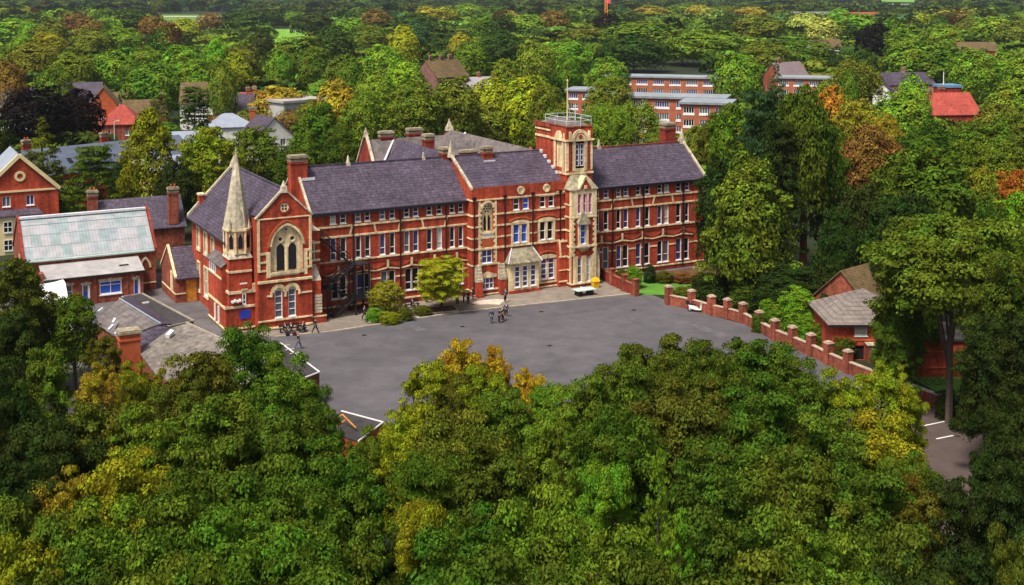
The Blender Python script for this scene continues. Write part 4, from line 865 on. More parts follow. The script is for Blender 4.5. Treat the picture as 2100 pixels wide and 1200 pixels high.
m = MB(); roofpoly(m, [(60,585,3.0),(118,556,3.6),(134,580,3.4),(148,655,2.2),(95,640,2.4)]); roofpoly(m, [(85,640,2.2),(95,630,2.2),(182,690,2.2),(165,700,2.2)]); m.build('roof', WHITE, wgl)
m = MB()
for x, y in ((100,600),(130,640),(165,690)): a = at_s(x, y, 2.2); m.box(a[0]-.08, a[0]+.08, a[1]-.08, a[1]+.08, 0, 2.3)
m.build('post', WHITE, wgl)
# =====================  NEIGHBOURING HOUSES  =====================
def house(name, label, cat, px, py, z, L, D_, ze, zr, wm, rm, roof='gx', rot=0.0, wins=(), chims=(), wst=1.1, group=None, sidewins=(), extra=None):
    """px,py,z: where the centre of the ridge stands. front faces the school camera side"""
    p = at(px, py, zr if z is None else z)
    t = thing(name, label, cat, p.x, p.y, group, rz=ROT+math.radians(rot), world=True)
    h, d = L/2, D_/2; m = MB(); ops = []
    for (a, z0, w_, hh) in wins: ops.append((a-w_/2, a+w_/2, z0, z0+hh))
    m.fwall(('y',-d), -h, h, 0, ze, ops, .2); sops = [(b-w_/2, b+w_/2, z0, z0+hh) for (b, z0, w_, hh) in sidewins]
    m.fwall(('x',-h), -d, d, 0, ze, sops, .2)
    m.poly([(h,-d,0),(h,d,0),(h,d,ze),(h,-d,ze)]); m.poly([(-h,d,0),(h,d,0),(h,d,ze),(-h,d,ze)])
    if roof == 'gx':
        for s_ in (-h, h): m.poly([(s_,-d,ze),(s_,d,ze),(s_,0,zr-.1)])
    if roof == 'gy':
        for s_ in (-d, d): m.poly([(-h,s_,ze),(h,s_,ze),(0,s_,zr-.1)])
    m.build('wall', wm, t); m = MB()
    if roof == 'gx': gable_roof_x(m, -h-.25, h+.25, -d, d, ze, zr)
    elif roof == 'gy': gable_roof_y(m, -h, h, -d-.25, d+.25, ze, zr)
    elif roof == 'hip': hip_roof(m, -h, h, -d, d, ze, zr)
    else: m.box(-h-.5, h+.5, -d-.5, d+.5, ze, zr)
    r = m.build('roof', rm, t)
    for (x, y, s_) in chims: chimney(r, x, y, s_, .7, ze, zr+1.3, wm if wm not in (WRENDER, CREAMP) else BRICK_O)
    for (a, z0, w_, hh) in wins: win(t, ('y',-d), a-w_/2, a+w_/2, z0, z0+hh, R.choice([GL_D, GL_V, GL_G]), mull=tuple((i+1)/max(1, round(w_/.6)) for i in range(max(1, round(w_/.6))-1)), trans=())
    for (b, z0, w_, hh) in sidewins: win(t, ('x',-h), b-w_/2, b+w_/2, z0, z0+hh, R.choice([GL_D, GL_V]), trans=(.5,))
    if extra: extra(t)
    return t
# apartments at the far left: gabled cross wing and long blue-slate range
def ex1(t):
    m = MB()
    m.fbar(('y',-6.02), -5.4, 8.9, 0, 14.05, .5, -.2, .3); m.fbar(('y',-6.02), 5.4, 8.9, 0, 14.05, .5, -.2, .302); m.fbox(('y',-6.0), -5, 5, -.02, .14, 8.75, 9.0); m.fring(('y',-6.0), 0, 11.0, .4, .75, -.02, .12)
    m.build('cream_trim', CREAMP, t)
    m = MB(); m.box(-3.4, 2.6, -7.2, -6, 0, 5.6); b = m.build('bay', CREAMP, t)
    m = MB(); m.slab([(-3.7,-7.5,5.6),(2.9,-7.5,5.6),(2.4,-6.02,6.3),(-3.2,-6.02,6.3)], .12); m.build('bay_roof', SLATE, b)
    for a in (-1.9, 1.1): win(t, ('y',-7.2), a-.6, a+.6, 3.2, 4.8, GL_D, rec=-.05, mull=(.5,)); win(t, ('y',-7.2), a-.6, a+.6, .6, 2.2, GL_D, rec=-.05, mull=(.5,))
house('gabled_apartment_house', 'red brick apartment house with cream-edged gable and round window, at the left edge', 'house', 30, 309, None, 10.4, 12, 8.9, 14.0, BRICK, SLATE_PB, 'gy', 0, [(-1.9,6.7,1.1,1.5),(1.3,6.7,1.1,1.5)], extra=ex1)
def ex2(t):
    m = MB(); m.box(8, 10, -6.4, -4.0, 5, 8.2); m.build('dormer', CREAMP, t)
    m = MB(); m.slab([(7.8,-6.6,8.2),(9,-6.6,9.6),(9,-1.5,9.6),(7.8,-2,8.2)],.15); m.slab([(9,-6.6,9.6),(10.2,-6.6,8.2),(10.2,-2,8.2),(9,-1.5,9.6)],.15); m.build('dormer_roof', SLATE_B, t)
    for a in (-3, 3.2, 12): m = MB(); m.slab([(a,-4.2,8.25),(a+.8,-4.2,8.25),(a+.8,-3.1,8.95),(a,-3.1,8.95)],.05); m.build('rooflight', GL_D, t)
house('blue_slate_apartments', 'long apartment block with blue slate roof and two orange chimneys behind the gabled house', 'apartments', 150, 298, None, 42, 12, 7.0, 10.6, BRICK, SLATE_B, 'gx', 20, [(-9+i*3.4,4.2,1.2,1.5) for i in range(8)], [(-8,1,1.4),(6.5,1,1.4)], extra=ex2)
house('cream_apartments', 'cream rendered apartment block glimpsed behind the tall yellow-green tree', 'apartments', 355, 318, None, 11, 9, 6.8, 9.3, CREAMP, SLATE_PB, 'gx', 10, [(-3.5+i*2.3,z0,1.1,1.5) for i in range(4) for z0 in (1.4,4.4)])
house('slate_cottage', 'old brick cottage with slate roof and tall square chimneys behind the glazed workshop', 'house', 278, 405, None, 12, 7, 4.8, 8.4, BRICK_W, SLATE, 'gx', 0, [], [(-6,-1,1.3),(4.5,-3.3,1.4)])
house('dark_slate_villa', 'brick villa with dark slate roof behind the copper beeches', 'house', 152, 169, None, 14, 12, 8, 13, BRICK_W, SLATE, 'gx', -10, [(-4,5,1.3,1.7),(0,5,1.3,1.7),(4,5,1.3,1.7)], [(-5,0,1.4)])
house('orange_gabled_house', 'tall brick house with bright orange gable right of the copper beeches', 'house', 213, 176, None, 6.5, 11, 9.0, 13, BRICK_O, TILE_B, 'gy', -12, [(0,4.2,2.2,1.6),(0,1.0,2.2,1.6)], [])
house('red_hipped_bungalow', 'bungalow with bright red hipped tile roof below the orange-gabled house', 'bungalow', 250, 214, None, 10, 9, 4.0, 8.6, BRICK_W, TILE_R, 'hip', -18, [(-3,1.2,1.5,1.3),(2,1.2,1.5,1.3)])
house('brown_roofed_house', 'house with long low brown tiled roof right of the red bungalow', 'house', 296, 204, None, 11, 9, 5, 8, BRICK_W, TILE_B, 'gx', -8, [(-3,2.6,1.4,1.4),(2.5,2.6,1.4,1.4)], [(4.6,0,1.1)])
house('white_wall_house', 'small white rendered house behind the orange-gabled house', 'house', 253, 188, None, 6, 7, 6.5, 8.3, WRENDER, TILE_B, 'gx', 0, [(0,4,1.2,1.2)])
house('grey_roofed_house', 'house with pale grey slate roof cut by the left edge', 'house', -10, 183, None, 24, 12, 7, 11, WRENDER, SLATE_PB, 'gx', 4, [(6,4,1.4,1.5)])
house('steep_brown_house', 'house with dark brown roof, white gable end and orange dormer behind the cedar', 'house', 415, 168, None, 11, 9, 7.5, 12.5, WRENDER, TILE_B, 'gx', -20, [(4,3,1.3,1.3)], [])
house('long_dark_roofed_house', 'long dark-roofed house with white walls right of the cedar', 'house', 478, 192, None, 12, 11, 4.6, 9.4, WRENDER, SLATE, 'gx', -6, [(-4,2.3,1.6,1.5),(0,2.3,1.6,1.5),(4,2.3,1.4,1.5)], [(4,0,1.0)])
house('grey_hipped_house', 'pale-walled house with grey hipped roof and tall cream chimney below the dark-roofed house', 'house', 468, 232, None, 12, 10, 4.5, 7.4, WRENDER, SLATE_PB, 'hip', -10, [(-3,1.6,1.5,1.5),(2,1.6,1.5,1.5)], [(5.5,-3,1.3)])
house('white_gabled_house', 'white gabled house half hidden by the small brown tree', 'house', 545, 238, None, 9, 9, 5.5, 9.5, WRENDER, SLATE, 'gy', 8, [(-2,3.2,1.3,1.5),(2,3.2,1.3,1.5)])
house('white_balcony_block', 'white rendered block with rows of balcony openings behind the golden tree', 'apartments', 608, 202, None, 13, 9, 8.4, 9.0, mat('grey_render', (.42,.42,.40), .9, .15, 1), FELT_P, 'flat', 14, [(-5+i*2.5,z0,1.5,1.4) for i in range(5) for z0 in (2.2,5.6)])
house('red_gable_house', 'small house with red tiled roof peeping over the golden tree', 'house', 522, 189, None, 8, 8, 5, 8.5, BRICK, TILE_R, 'gx', -25, [], [(0,0,1.2)])
house('pale_blue_roofed_house', 'white house with pale blue slate roof between the tall yellow-green trees', 'house', 395, 268, None, 10, 8, 6, 8.6, WRENDER, SLATE_PB, 'gx', -4, [(1,3.6,1.3,1.3)])
house('half_timbered_house', 'brown half-timbered house with three chimneys among the trees above the school', 'house', 905, 122, None, 15, 12, 7.5, 13, mat('timbered', (.20,.10,.08), .9, .3, 1), TILE_B, 'gx', 18, [(-4,3.5,1.4,1.5),(3,3.5,1.4,1.5)], [(-5,0,1.4),(0,0,1.4),(4,0,1.4)])
house('grey_terrace', 'long low grey-roofed terrace right of the half-timbered house', 'terrace', 960, 158, None, 26, 9, 3.6, 6.6, WRENDER, mat('pink_slate', (.30,.27,.29), .8, .12, 1), 'gx', -4, [(-8,1.2,1.5,1.2),(-3,1.2,1.5,1.2)], [(4,0,1.1)])
house('slate_end_house', 'brick house with slate roof above the brick flats, right of the tall green tree', 'house', 1612, 127, None, 15, 9, 6, 11, BRICK_W, mat('rose_slate', (.20,.15,.16), .8, .15, 1), 'gx', 10, [(3,3.5,1.4,1.4)], [(-4,0,1.2)])
house('grey_gabled_villa', 'pink-walled villa with grey slate roof and one chimney, left of the red tiled house', 'house', 1852, 148, None, 19, 9, 5.5, 9.2, mat('pink_render', (.42,.20,.16), .9, .12, 1), SLATE, 'gx', -16, [(-5,2.6,1.6,1.6),(0,2.6,1.6,1.6),(5,2.6,1.2,1.4)], [(0,0,1.2)])
house('white_gable_cottage', 'white gable cottage beside the pink-walled villa', 'cottage', 1812, 168, None, 6, 7, 4.2, 7.2, WRENDER, SLATE, 'gy', -50, [(1,2,1,1)])
def ex3(t):
    m = MB(); m.box(1.5, 7.0, 1, 6, 8, 11.2); m.build('roof_box', BRICK_P, t)
    m = MB(); m.box(1.3, 7.2, .8, 6.2, 11.2, 11.9); m.build('blue_roof_cap', mat('blue_cap', (.10,.25,.42), .6, .1, 1), t)
    m = MB(); m.cone(2.6, 2.5, 11.9, 15.4, .12, .1, 8); m.build('vent_pipe', WHITE, t)
house('red_tiled_house', 'large house with bright red tiled roof, blue roof box and white pipe at right', 'house', 1925, 190, None, 17, 14, 5.0, 10.0, BRICK, TILE_R, 'gx', -20, [(-5,1.6,1.5,1.5),(2,1.6,1.5,1.5)], [(1.4,1.2,1.8)], extra=ex3)
# brick flats
def flats(label, cx, cy, L, floors, per, rot, z=None, skip=()):
    zr = floors*2.9+.6
    wl = []
    n = int(L/per)
    for f_ in range(floors):
        for i in range(n): wl.append((-L/2+per*(i+.5), .9+f_*2.9, per*.66, 1.45))
    t = house('brick_flats', label, 'flats', cx, cy, None, L, 10, zr-.5, zr, BRICK_F, mat('flat_roof_felt', (.24,.27,.30), .8, .2, .6), 'flat', rot, wl, group='brick flats with white window bands beyond the school')
    m = MB()
    for f_ in range(floors):
        for i in range(n): a = -L/2+per*(i+.5); m.box(a-per*.36, a+per*.36, -5.1, -4.98, .45+f_*2.9, .86+f_*2.9)
    m.build('window_panel', WHITE, t); return t
flats('upper row of brick flats with white window bands and grey flat roof', 1375, 155, 44, 3, 5.4, -44)
flats('lower right block of brick flats, three rows of white windows showing', 1452, 206, 11, 4, 3.6, -44)
flats('lower row of brick flats running left behind the willow', 1350, 194, 33, 4, 5.2, -44)
flats('detached low brick flats with white windows at the left end of the rows', 1212, 181, 12, 3, 4, -44)
flats('small brick flats with white windows left of the tall weeping tree', 1665, 157, 22, 3, 4.8, -44)
# distant houses
for lab, x, y, L, wm, rm in (('tiny white house with brown roof beside the far football pitch', 573, 13, 26, WRENDER, TILE_B), ('distant white house with violet-grey roof on the right skyline', 1843, 8, 34, WRENDER, SLATE_PB),
     ('distant pale grey shed right of the white skyline house', 2022, 6, 50, WRENDER, SLATE_PB), ('distant white cottage furthest right on the skyline', 2072, 6, 18, WRENDER, TILE_B),
     ('distant grey-roofed terrace behind the pale yellow trees', 1668, 24, 60, BRICK_W, mat('mauve_roof', (.19,.15,.16), .9, .1, 1)), ('far red-roofed barn between dark trees at right', 1765, 25, 38, BRICK, TILE_R),
     ('low pale house at the left edge below the trees', 4, 119, 12, WRENDER, TILE_R), ('pale house half hidden beside the dark conifer at right', 1690, 80, 16, WRENDER, TILE_B), ('brown-roofed house under the pale green trees at far right', 2000, 86, 20, BRICK_W, TILE_B),
     ('white house seen through trees above the playground wing', 1500-0, 4, 44, WRENDER, TILE_B), ('small white building glimpsed in the dark trees above the centre block', 1001, 257, 4.5, WRENDER, FELT_P), ('distant white farmhouse on the left skyline', 215, 1, 60, WRENDER, TILE_B)):
    house('distant_house', lab, 'house', x, y, None, L, 9, 4.5 if L < 6 else 7, 6 if L < 6 else 11, wm, rm, 'gx', -25 if L > 6 else 0, [(-L/5,3,L/12,1.3),(L/5,3,L/12,1.3)] if L > 6 else [])
# =====================  EAST SIDE  =====================
pts_p = [(33.3,-15.6),(34.5,-18.6),(35.0,-21.8),(35.7,-23.9),(36.1,-26.2),(35.4,-29.9),(34.7,-33.4),(34.55,-36.4),(34.35,-39.5),(33.9,-42.6),(33.6,-45.7)]
pw = thing('boundary_wall', 'low red brick wall with tall capped piers curving along the right of the playground', 'wall', 33.3, -15.6)
strip('wall_panel', pts_p+[(33.5,-52)], .36, 0, 1.15, BRICK_W, parent=pw); CAPS = mat('worn_cap', (.40,.29,.22), .9, .3, 2.5); strip('wall_coping', pts_p+[(33.5,-52)], .46, 1.15, 1.25, CAPS, parent=pw)
for i, (x, y) in enumerate(pts_p):
    m = MB(); m.box(x-.36, x+.36, y-.36, y+.36, 0, 2.15); p = m.build('pier', BRICK_W, pw)
    m = MB(); m.box(x-.41, x+.41, y-.41, y+.41, 2.15, 2.25); m.box(x-.3, x+.3, y-.3, y+.3, 2.25, 2.36); m.build('pier_cap', CAPS, p)
lw = thing('car_park_wall', 'reddish brown brick wall sloping down beside the car park', 'wall', 33.5, -56)
strip('wall_panel', [(33.5,-52),(33.6,-58),(34.2,-66),(35,-78)], .4, 0, 1.2, BRICK_W, parent=lw); strip('wall_coping', [(33.5,-52),(33.6,-58),(34.2,-66),(35,-78)], .5, 1.2, 1.3, STONE_D, parent=lw)
gw = thing('garden_wall', 'short stepped red brick wall with piers between the tower and the lawn', 'wall', 32.3, -6)
iw = [(33.4,-.4),(32.7,-4.0),(32.3,-7.5),(32.2,-10.2)]
strip('wall_panel', iw, .35, 0, 1.3, BRICK_P, parent=gw); strip('wall_coping', iw, .45, 1.3, 1.42, BRICK_W, parent=gw)
for x, y in iw[1:]: m = MB(); m.box(x-.32, x+.32, y-.32, y+.32, 0, 2.0); m.box(x-.38, x+.38, y-.38, y+.38, 2.0, 2.14); m.build('pier', BRICK_W, gw)
hb = thing('hip_roofed_lodge', 'brick lodge with grey pyramid tiled roof just behind the piered wall', 'lodge', 36.9, 128.7, rz=0, world=True)
m = MB(); LF2 = ('y', -4.1)
m.fwall(LF2, -4.2, 4.2, 0, 3.85, [(-1.9,-.6,2.5,3.6),(-2.0,-.9,.0,1.5)], .25); m.fwall(('x',-4.2), -4.1, 4.1, 0, 3.85, [], .2); m.poly([(4.2,-4.1,0),(4.2,4.1,0),(4.2,4.1,3.85),(4.2,-4.1,3.85)]); m.poly([(-4.2,4.1,0),(4.2,4.1,0),(4.2,4.1,3.85),(-4.2,4.1,3.85)])
m.build('wall', BRICK, hb)
m = MB(); m.fbox(LF2, -4.2, 4.2, -.02, .06, 2.0, 2.2); m.fbox(LF2, -4.2, -2.2, -.02, .06, 1.0, 1.1); m.build('brick_band', BRICK_O, hb)
m = MB(); hip_roof(m, -4.2, 4.2, -4.1, 4.1, 3.8, 6.4, ov=.5); m.build('roof', TILE_G, hb)
m = MB(); m.box(-4.7, 4.7, -4.68, -4.6, 3.55, 3.78); m.build('gutter', IRON, hb)
win(hb, LF2, -1.9, -.6, 2.5, 3.6, GL_W, trans=(.5,), fw=.1)
m = MB(); m.fbox(LF2, -2.0, -.9, -.25, -.2, 0, 1.5); m.build('doorway', IRON, hb)
m = MB(); m.box(-.8, .6, -5.0, -4.1, 0, 1.75); m.build('porch_wall', BRICK_W, hb); m = MB(); m.box(-.9, .7, -5.1, -4.1, 1.75, 1.87); m.build('porch_coping', STONE_D, hb)
m = MB(); m.fbox(('y',-5.0), -.4, 0, .0, .04, 1.15, 1.45); m.build('wall_sign', WHITE, hb)
house('moss_roofed_cottage', 'brick cottage with steep mossy brown tiled roof behind the grey-roofed lodge', 'cottage', 1772, 541, None, 9, 8, 3.6, 7.4, BRICK_W, TILE_B, 'gx', 15)
wb = thing('low_brick_annex', 'low red brick building with flat roof under the large spreading tree at right', 'outbuilding', 41.8, 119, rz=0, world=True)
m = MB(); m.box(-2.3, 2.6, 0, 6, 0, 3.6); m.build('wall', BRICK, wb); m = MB(); m.box(-2.5, 2.8, -.2, 6.2, 3.6, 3.8); m.build('roof', FELT, wb)
m = MB(); m.fbox(('y',0.0), -2.3, 2.6, -.02, .06, 2.5, 2.65); m.build('brick_band', BRICK_O, wb); m = MB(); m.fbox(('y',0.0), -2.3, 2.6, -.02, .06, .9, 1.05); m.build('brick_band', BRICK_O, wb)
# =====================  TREES  =====================
def leaf_mesh(name, C_, Nn, s, rng, asp=.62):
    """C_ leaf-clump centres, Nn their rough facing; many small leaf-sized faces"""
    n = len(C_); nn = Nn+rng.normal(0, .42, (n, 3)); nn /= np.linalg.norm(nn, axis=1)[:, None]+1e-9
    a = rng.normal(0, 1, (n, 3)); t = np.cross(nn, a); t /= np.linalg.norm(t, axis=1)[:, None]+1e-9; b = np.cross(nn, t)
    sz = (s*rng.uniform(.6, 1.35, n))[:, None]
    V = np.empty((n, 4, 3)); V[:, 0] = C_-t*sz; V[:, 1] = C_+b*sz*asp; V[:, 2] = C_+t*sz+nn*sz*.25; V[:, 3] = C_-b*sz*asp+nn*sz*.15
    me = bpy.data.meshes.new(name); me.vertices.add(n*4); me.vertices.foreach_set('co', V.astype(np.float32).ravel())
    me.loops.add(n*4); me.loops.foreach_set('vertex_index', np.arange(n*4, dtype=np.int32))
    me.polygons.add(n); me.polygons.foreach_set('loop_start', np.arange(0, n*4, 4, dtype=np.int32)); me.polygons.foreach_set('loop_total', np.full(n, 4, dtype=np.int32))
    me.update(calc_edges=True); me.materials.append(LEAF); return me
HN = 2.4   # proto height when its radius is 1
def crown_pts(kind, seed, nl, nleaf):
    g = np.random.default_rng(seed)
    if kind in ('round', 'tall', 'bush', 'high', 'redwood'):
        cz, az = {'high': (1.75, .62), 'redwood': (1.5, .92), 'round': (1.28, 1.12), 'tall': (1.22, 1.18), 'bush': (.9, 1.5)}[kind]
        d = g.normal(0, 1, (nl, 3)); d /= np.linalg.norm(d, axis=1)[:, None]
        d[:, 2] = np.where(d[:, 2] < -.9, -d[:, 2], d[:, 2])
        big = 1+.10*np.sin(d[:, 0]*3+seed)+.08*np.cos(d[:, 1]*4+seed*2)   # uneven outline
        rad = g.uniform(.5, .88, nl)*big; lr = g.uniform(.09, .25, nl)*(.72 if nleaf < 12000 else .9)
        hz = np.linalg.norm(d[:, :2], axis=1)+1e-6; low = d[:, 2] < 0     # below its waist the crown keeps its width
        d[:, :2] *= np.where(low, np.minimum(1/hz, 3)*g.uniform(.55, 1.0, nl), 1)[:, None]
        L_ = d*rad[:, None]*np.array([1, 1, az]); L_[:, 2] += cz
        if kind == 'tall': L_[:, :2] *= np.clip(1.12-.35*np.clip((L_[:, 2]-cz)/az, -1, 1), .5, 1.3)[:, None]
        flat = .50
    elif kind == 'cedar':
        z = g.choice(np.linspace(.55, 2.2, 10), nl)+g.normal(0, .035, nl); th = g.uniform(0, 2*np.pi, nl); rr = (1.05-.33*(z-.5)/1.0*(z > 1))*np.sqrt(g.uniform(.05, 1, nl))
        rr *= 1+.22*np.sin(th*3+z*5); L_ = np.stack([rr*np.cos(th), rr*np.sin(th), z-.06*rr], 1); lr = g.uniform(.14, .26, nl); flat = .28
    elif kind == 'spire':
        z = g.uniform(0, 1, nl)**1.25; th = g.uniform(0, 2*np.pi, nl); rr = (1-z)**.85*(.62+.38*np.abs(np.sin(z*26)))*g.uniform(.55, 1, nl)
        L_ = np.stack([rr*np.cos(th), rr*np.sin(th), .25+2.12*z], 1); lr = g.uniform(.07, .16, nl)*(1.25-z); flat = .5
    elif kind == 'willow':
        th = g.uniform(0, 2*np.pi, nl); u = g.uniform(0, 1, nl); rr = .2+.75*np.sqrt(u); z = 2.15-.9*rr**2-g.uniform(0, .85, nl)*rr
        L_ = np.stack([rr*np.cos(th), rr*np.sin(th), z], 1); lr = g.uniform(.10, .19, nl); flat = 1.9
    w_ = lr**2; idx = g.choice(nl, nleaf, p=w_/w_.sum())
    d = g.normal(0, 1, (nleaf, 3)); d[:, 2] = np.where((d[:, 2] < 0) & (g.uniform(0, 1, nleaf) < .80), -d[:, 2], d[:, 2]); d /= np.linalg.norm(d, axis=1)[:, None]
    ax = g.uniform(.65, 1.45, (nl, 3)); r = lr[idx]*g.uniform(.5, 1.15, nleaf); P = L_[idx]+d*r[:, None]*np.stack([ax[idx, 0], ax[idx, 1], flat*ax[idx, 2]+0*r], 1)
    N_ = d+np.array([0, 0, .45])
    if kind in ('round', 'tall', 'bush', 'high', 'redwood'):      # an inner shell of leaves closes the crown behind the clumps
        q = g.uniform(0, 1, nleaf) < (.14 if nleaf > 40000 else .32 if nleaf > 12000 else .5); n3 = int(q.sum()); e = g.normal(0, 1, (n3, 3)); e /= np.linalg.norm(e, axis=1)[:, None]; lw = e[:, 2] < 0
        hz2 = np.linalg.norm(e[:, :2], axis=1)+1e-6; e[:, :2] *= np.where(lw, np.minimum(1/hz2, 2.5), 1)[:, None]
        if kind == 'tall': e[:, :2] *= np.clip(1.1-.3*e[:, 2], .5, 1.3)[:, None]
        rr = (.62 if nleaf > 40000 else .72 if nleaf > 12000 else .84)+.09*np.sin(e[:, 0]*7+seed)*np.cos(e[:, 1]*6)+.06*np.sin(e[:, 2]*9+e[:, 0]*5)+g.normal(0, .02, n3)
        P[q] = e*rr[:, None]*np.array([1, 1, az])+np.array([0, 0, cz]); N_[q] = e+np.array([0, 0, .3])
    if nleaf < 12000 and kind in ('round', 'tall'):
        e = P-np.array([0, 0, cz*.9]); N_ = N_*.7+1.3*e/(np.linalg.norm(e, axis=1)[:, None]+1e-6)
    P[:, 2] = np.maximum(P[:, 2], .04)
    k = 2.4/max(np.percentile(P[:, 2], 99.6), .1)
    P[:, 2] = np.minimum(P[:, 2]*k, 2.44); P[:, :2] /= np.percentile(np.linalg.norm(P[:, :2], axis=1), 98.5)
    return P, N_, L_*np.array([1, 1, k])
PROTO = {}; SPEC = {'near': (150, 60000, .0225), 'mid': (170, 22000, .034), 'far': (120, 9000, .048), 'dist': (70, 4500, .066)}
def proto(kind, lod, var):
    key = (kind, lod, var)
    if key not in PROTO:
        nl, nf, s = SPEC[lod]
        if kind == 'willow': nl = int(nl*1.8)
        if kind == 'spire': nl = int(nl*2.2)
        if kind == 'cedar': nl = int(nl*1.3)
        P, N_, L_ = crown_pts(kind, hash_(kind)+var*17, nl, nf); g = np.random.default_rng(var+3)
        cm = leaf_mesh('crown_'+kind, P, N_, s, g, .35 if kind in ('cedar', 'spire', 'willow') else .62)
        m = MB(); tk = 1.7 if kind == 'redwood' else 1.0; m.cone(0, 0, -.02, 1.0, .075*tk, .05*tk, 7); m.cone(0, 0, 1.0, 1.9, .05, .012, 6)
        for k in range(4 if lod in ('far', 'dist') else 9):
            q = L_[(k*7) % len(L_)]; z0 = .55+.09*k; m.tube((0, 0, z0), (q[0]*.8, q[1]*.8, max(q[2]-.05, z0+.1)), .028, .006, 5)
        tm = m.build('trunk_proto', BARK_R if kind == 'redwood' else BARK); me = tm.data; bpy.data.objects.remove(tm); PROTO[key] = (cm, me)
    return PROTO[key]
def hash_(s): return sum(ord(c)*(i+1) for i, c in enumerate(s))
COLS = {'AM': (.36,.215,.014), 'G': (.086,.132,.011), 'LG': (.110,.205,.013), 'DG': (.026,.043,.008), 'YG': (.175,.195,.010), 'OL': (.082,.092,.010), 'GO': (.21,.175,.015), 'BR': (.150,.095,.020),
        'OR': (.27,.11,.014), 'CU': (.011,.008,.008), 'YL': (.105,.150,.012), 'BG': (.034,.068,.022), 'PY': (.23,.27,.05), 'RU': (.16,.07,.022), 'LM': (.30,.33,.014), 'MG': (.058,.095,.009)}
CN = {'AM': 'amber', 'YL': 'light green', 'G': 'green', 'LG': 'bright green', 'DG': 'dark green', 'YG': 'yellow-green', 'OL': 'olive', 'GO': 'golden', 'BR': 'brown', 'OR': 'orange', 'CU': 'blackish copper', 'BG': 'bluish green', 'PY': 'pale yellow', 'RU': 'rust brown', 'LM': 'lime', 'MG': 'deep green'}
KN = {'round': ('broadleaf_tree', 'rounded tree'), 'tall': ('broadleaf_tree', 'tall tree'), 'cedar': ('cedar_tree', 'tiered conifer'), 'spire': ('conifer_tree', 'pointed conifer'), 'willow': ('weeping_tree', 'weeping tree'), 'bush': ('shrub', 'shrub'), 'high': ('broadleaf_tree', 'spreading tree'), 'redwood': ('redwood_tree', 'redwood with reddish trunk')}
TREES = []; RT = random.Random(21)
def T(px, py, w_, c, kind='round', h=15, label=None, **k): TREES.append(dict(px=px, py=py, w=w_, c=c, kind=kind, h=h, label=label, **k))
FAR = [ # px, py(top), width px, colour, kind
(25,38,95,'LG'),(60,40,50,'LG'),(103,42,70,'OL'),(158,28,60,'RU'),(188,40,72,'BR'),(231,40,48,'LG'),(270,22,70,'DG'),(312,33,62,'BR'),(348,42,48,'BR'),(378,37,64,'YG'),(431,27,56,'BR'),(505,20,90,'DG'),(535,62,52,'DG'),
(306,70,36,'CU'),(322,57,42,'MG'),(250,58,92,'G'),(190,60,84,'OL'),(98,65,74,'YG'),(45,72,70,'G'),(72,82,112,'OL'),(150,100,96,'OL'),(232,102,100,'G'),(300,96,70,'G'),(310,127,120,'MG'),(375,92,96,'G'),(402,122,80,'G'),(443,78,54,'LG'),(492,90,84,'OL'),(482,108,78,'YG','tall'),(614,76,124,'MG'),(575,104,60,'G'),(680,54,84,'DG'),(640,26,80,'DG'),(20,128,70,'BR'),(700,112,78,'MG'),(110,135,80,'MG'),(5,95,50,'MG'),(560,20,40,'DG'),(455,120,60,'G'),
(716,38,66,'LG'),(770,20,62,'BR'),(757,50,82,'MG','tall'),(828,51,70,'YG','tall'),(875,13,50,'GO'),(908,14,64,'YG'),(960,8,62,'LG'),(852,27,84,'DG'),(850,44,72,'BG'),(945,67,50,'GO'),(965,86,80,'MG'),(1024,62,88,'DG'),(1085,30,74,'G'),(1136,22,66,'BR'),(1098,84,86,'G'),(1160,84,120,'G'),(1203,15,48,'MG','tall'),(1246,27,58,'CU'),(1334,12,74,'GO'),(1378,34,48,'CU'),(1318,44,176,'MG'),(1300,75,130,'DG'),(1248,118,84,'G'),(1034,122,62,'G'),(720,118,60,'MG'),(770,146,92,'G'),(828,120,90,'LG'),(850,170,130,'OL'),(930,158,104,'OL'),(1004,160,112,'YG'),(1080,157,110,'YG'),(1120,172,84,'OL'),(690,165,92,'GO'),(745,185,84,'G'),(1165,110,60,'MG'),(640,100,60,'MG'),(990,30,60,'MG'),
(1400,8,60,'G'),(1432,10,56,'GO'),(1462,14,48,'PY'),(1488,12,60,'OL'),(1540,14,64,'GO'),(1556,32,110,'OL'),(1622,22,58,'DG','spire'),(1652,28,74,'PY'),(1690,38,70,'PY'),(1722,18,52,'LG'),(1762,28,74,'LG'),(1797,48,84,'CU'),(1742,44,56,'DG','cedar'),(1830,35,44,'LG'),(1862,50,86,'G'),(1935,50,80,'LG'),(2040,34,92,'LG'),(2082,44,80,'OL'),(1450,62,150,'G'),(1400,62,100,'MG'),(1495,30,60,'DG'),(1565,84,100,'OL'),(1650,78,124,'MG'),(1514,106,104,'G'),(1872,84,118,'G'),(1942,94,120,'MG'),(2000,98,100,'G'),(2058,104,86,'G','tall'),(1755,124,112,'OL','willow'),(1592,128,60,'BG','spire'),(1872,153,72,'LG'),(1705,176,70,'OR'),(1690,165,70,'OL'),(1770,100,60,'DG'),(1740,140,50,'MG')]
for t in FAR: T(t[0], t[1], t[2]*1.1, t[3], t[4] if len(t) > 4 else 'round', RT.uniform(16, 20) if t[1] > 60 else RT.uniform(17, 21))
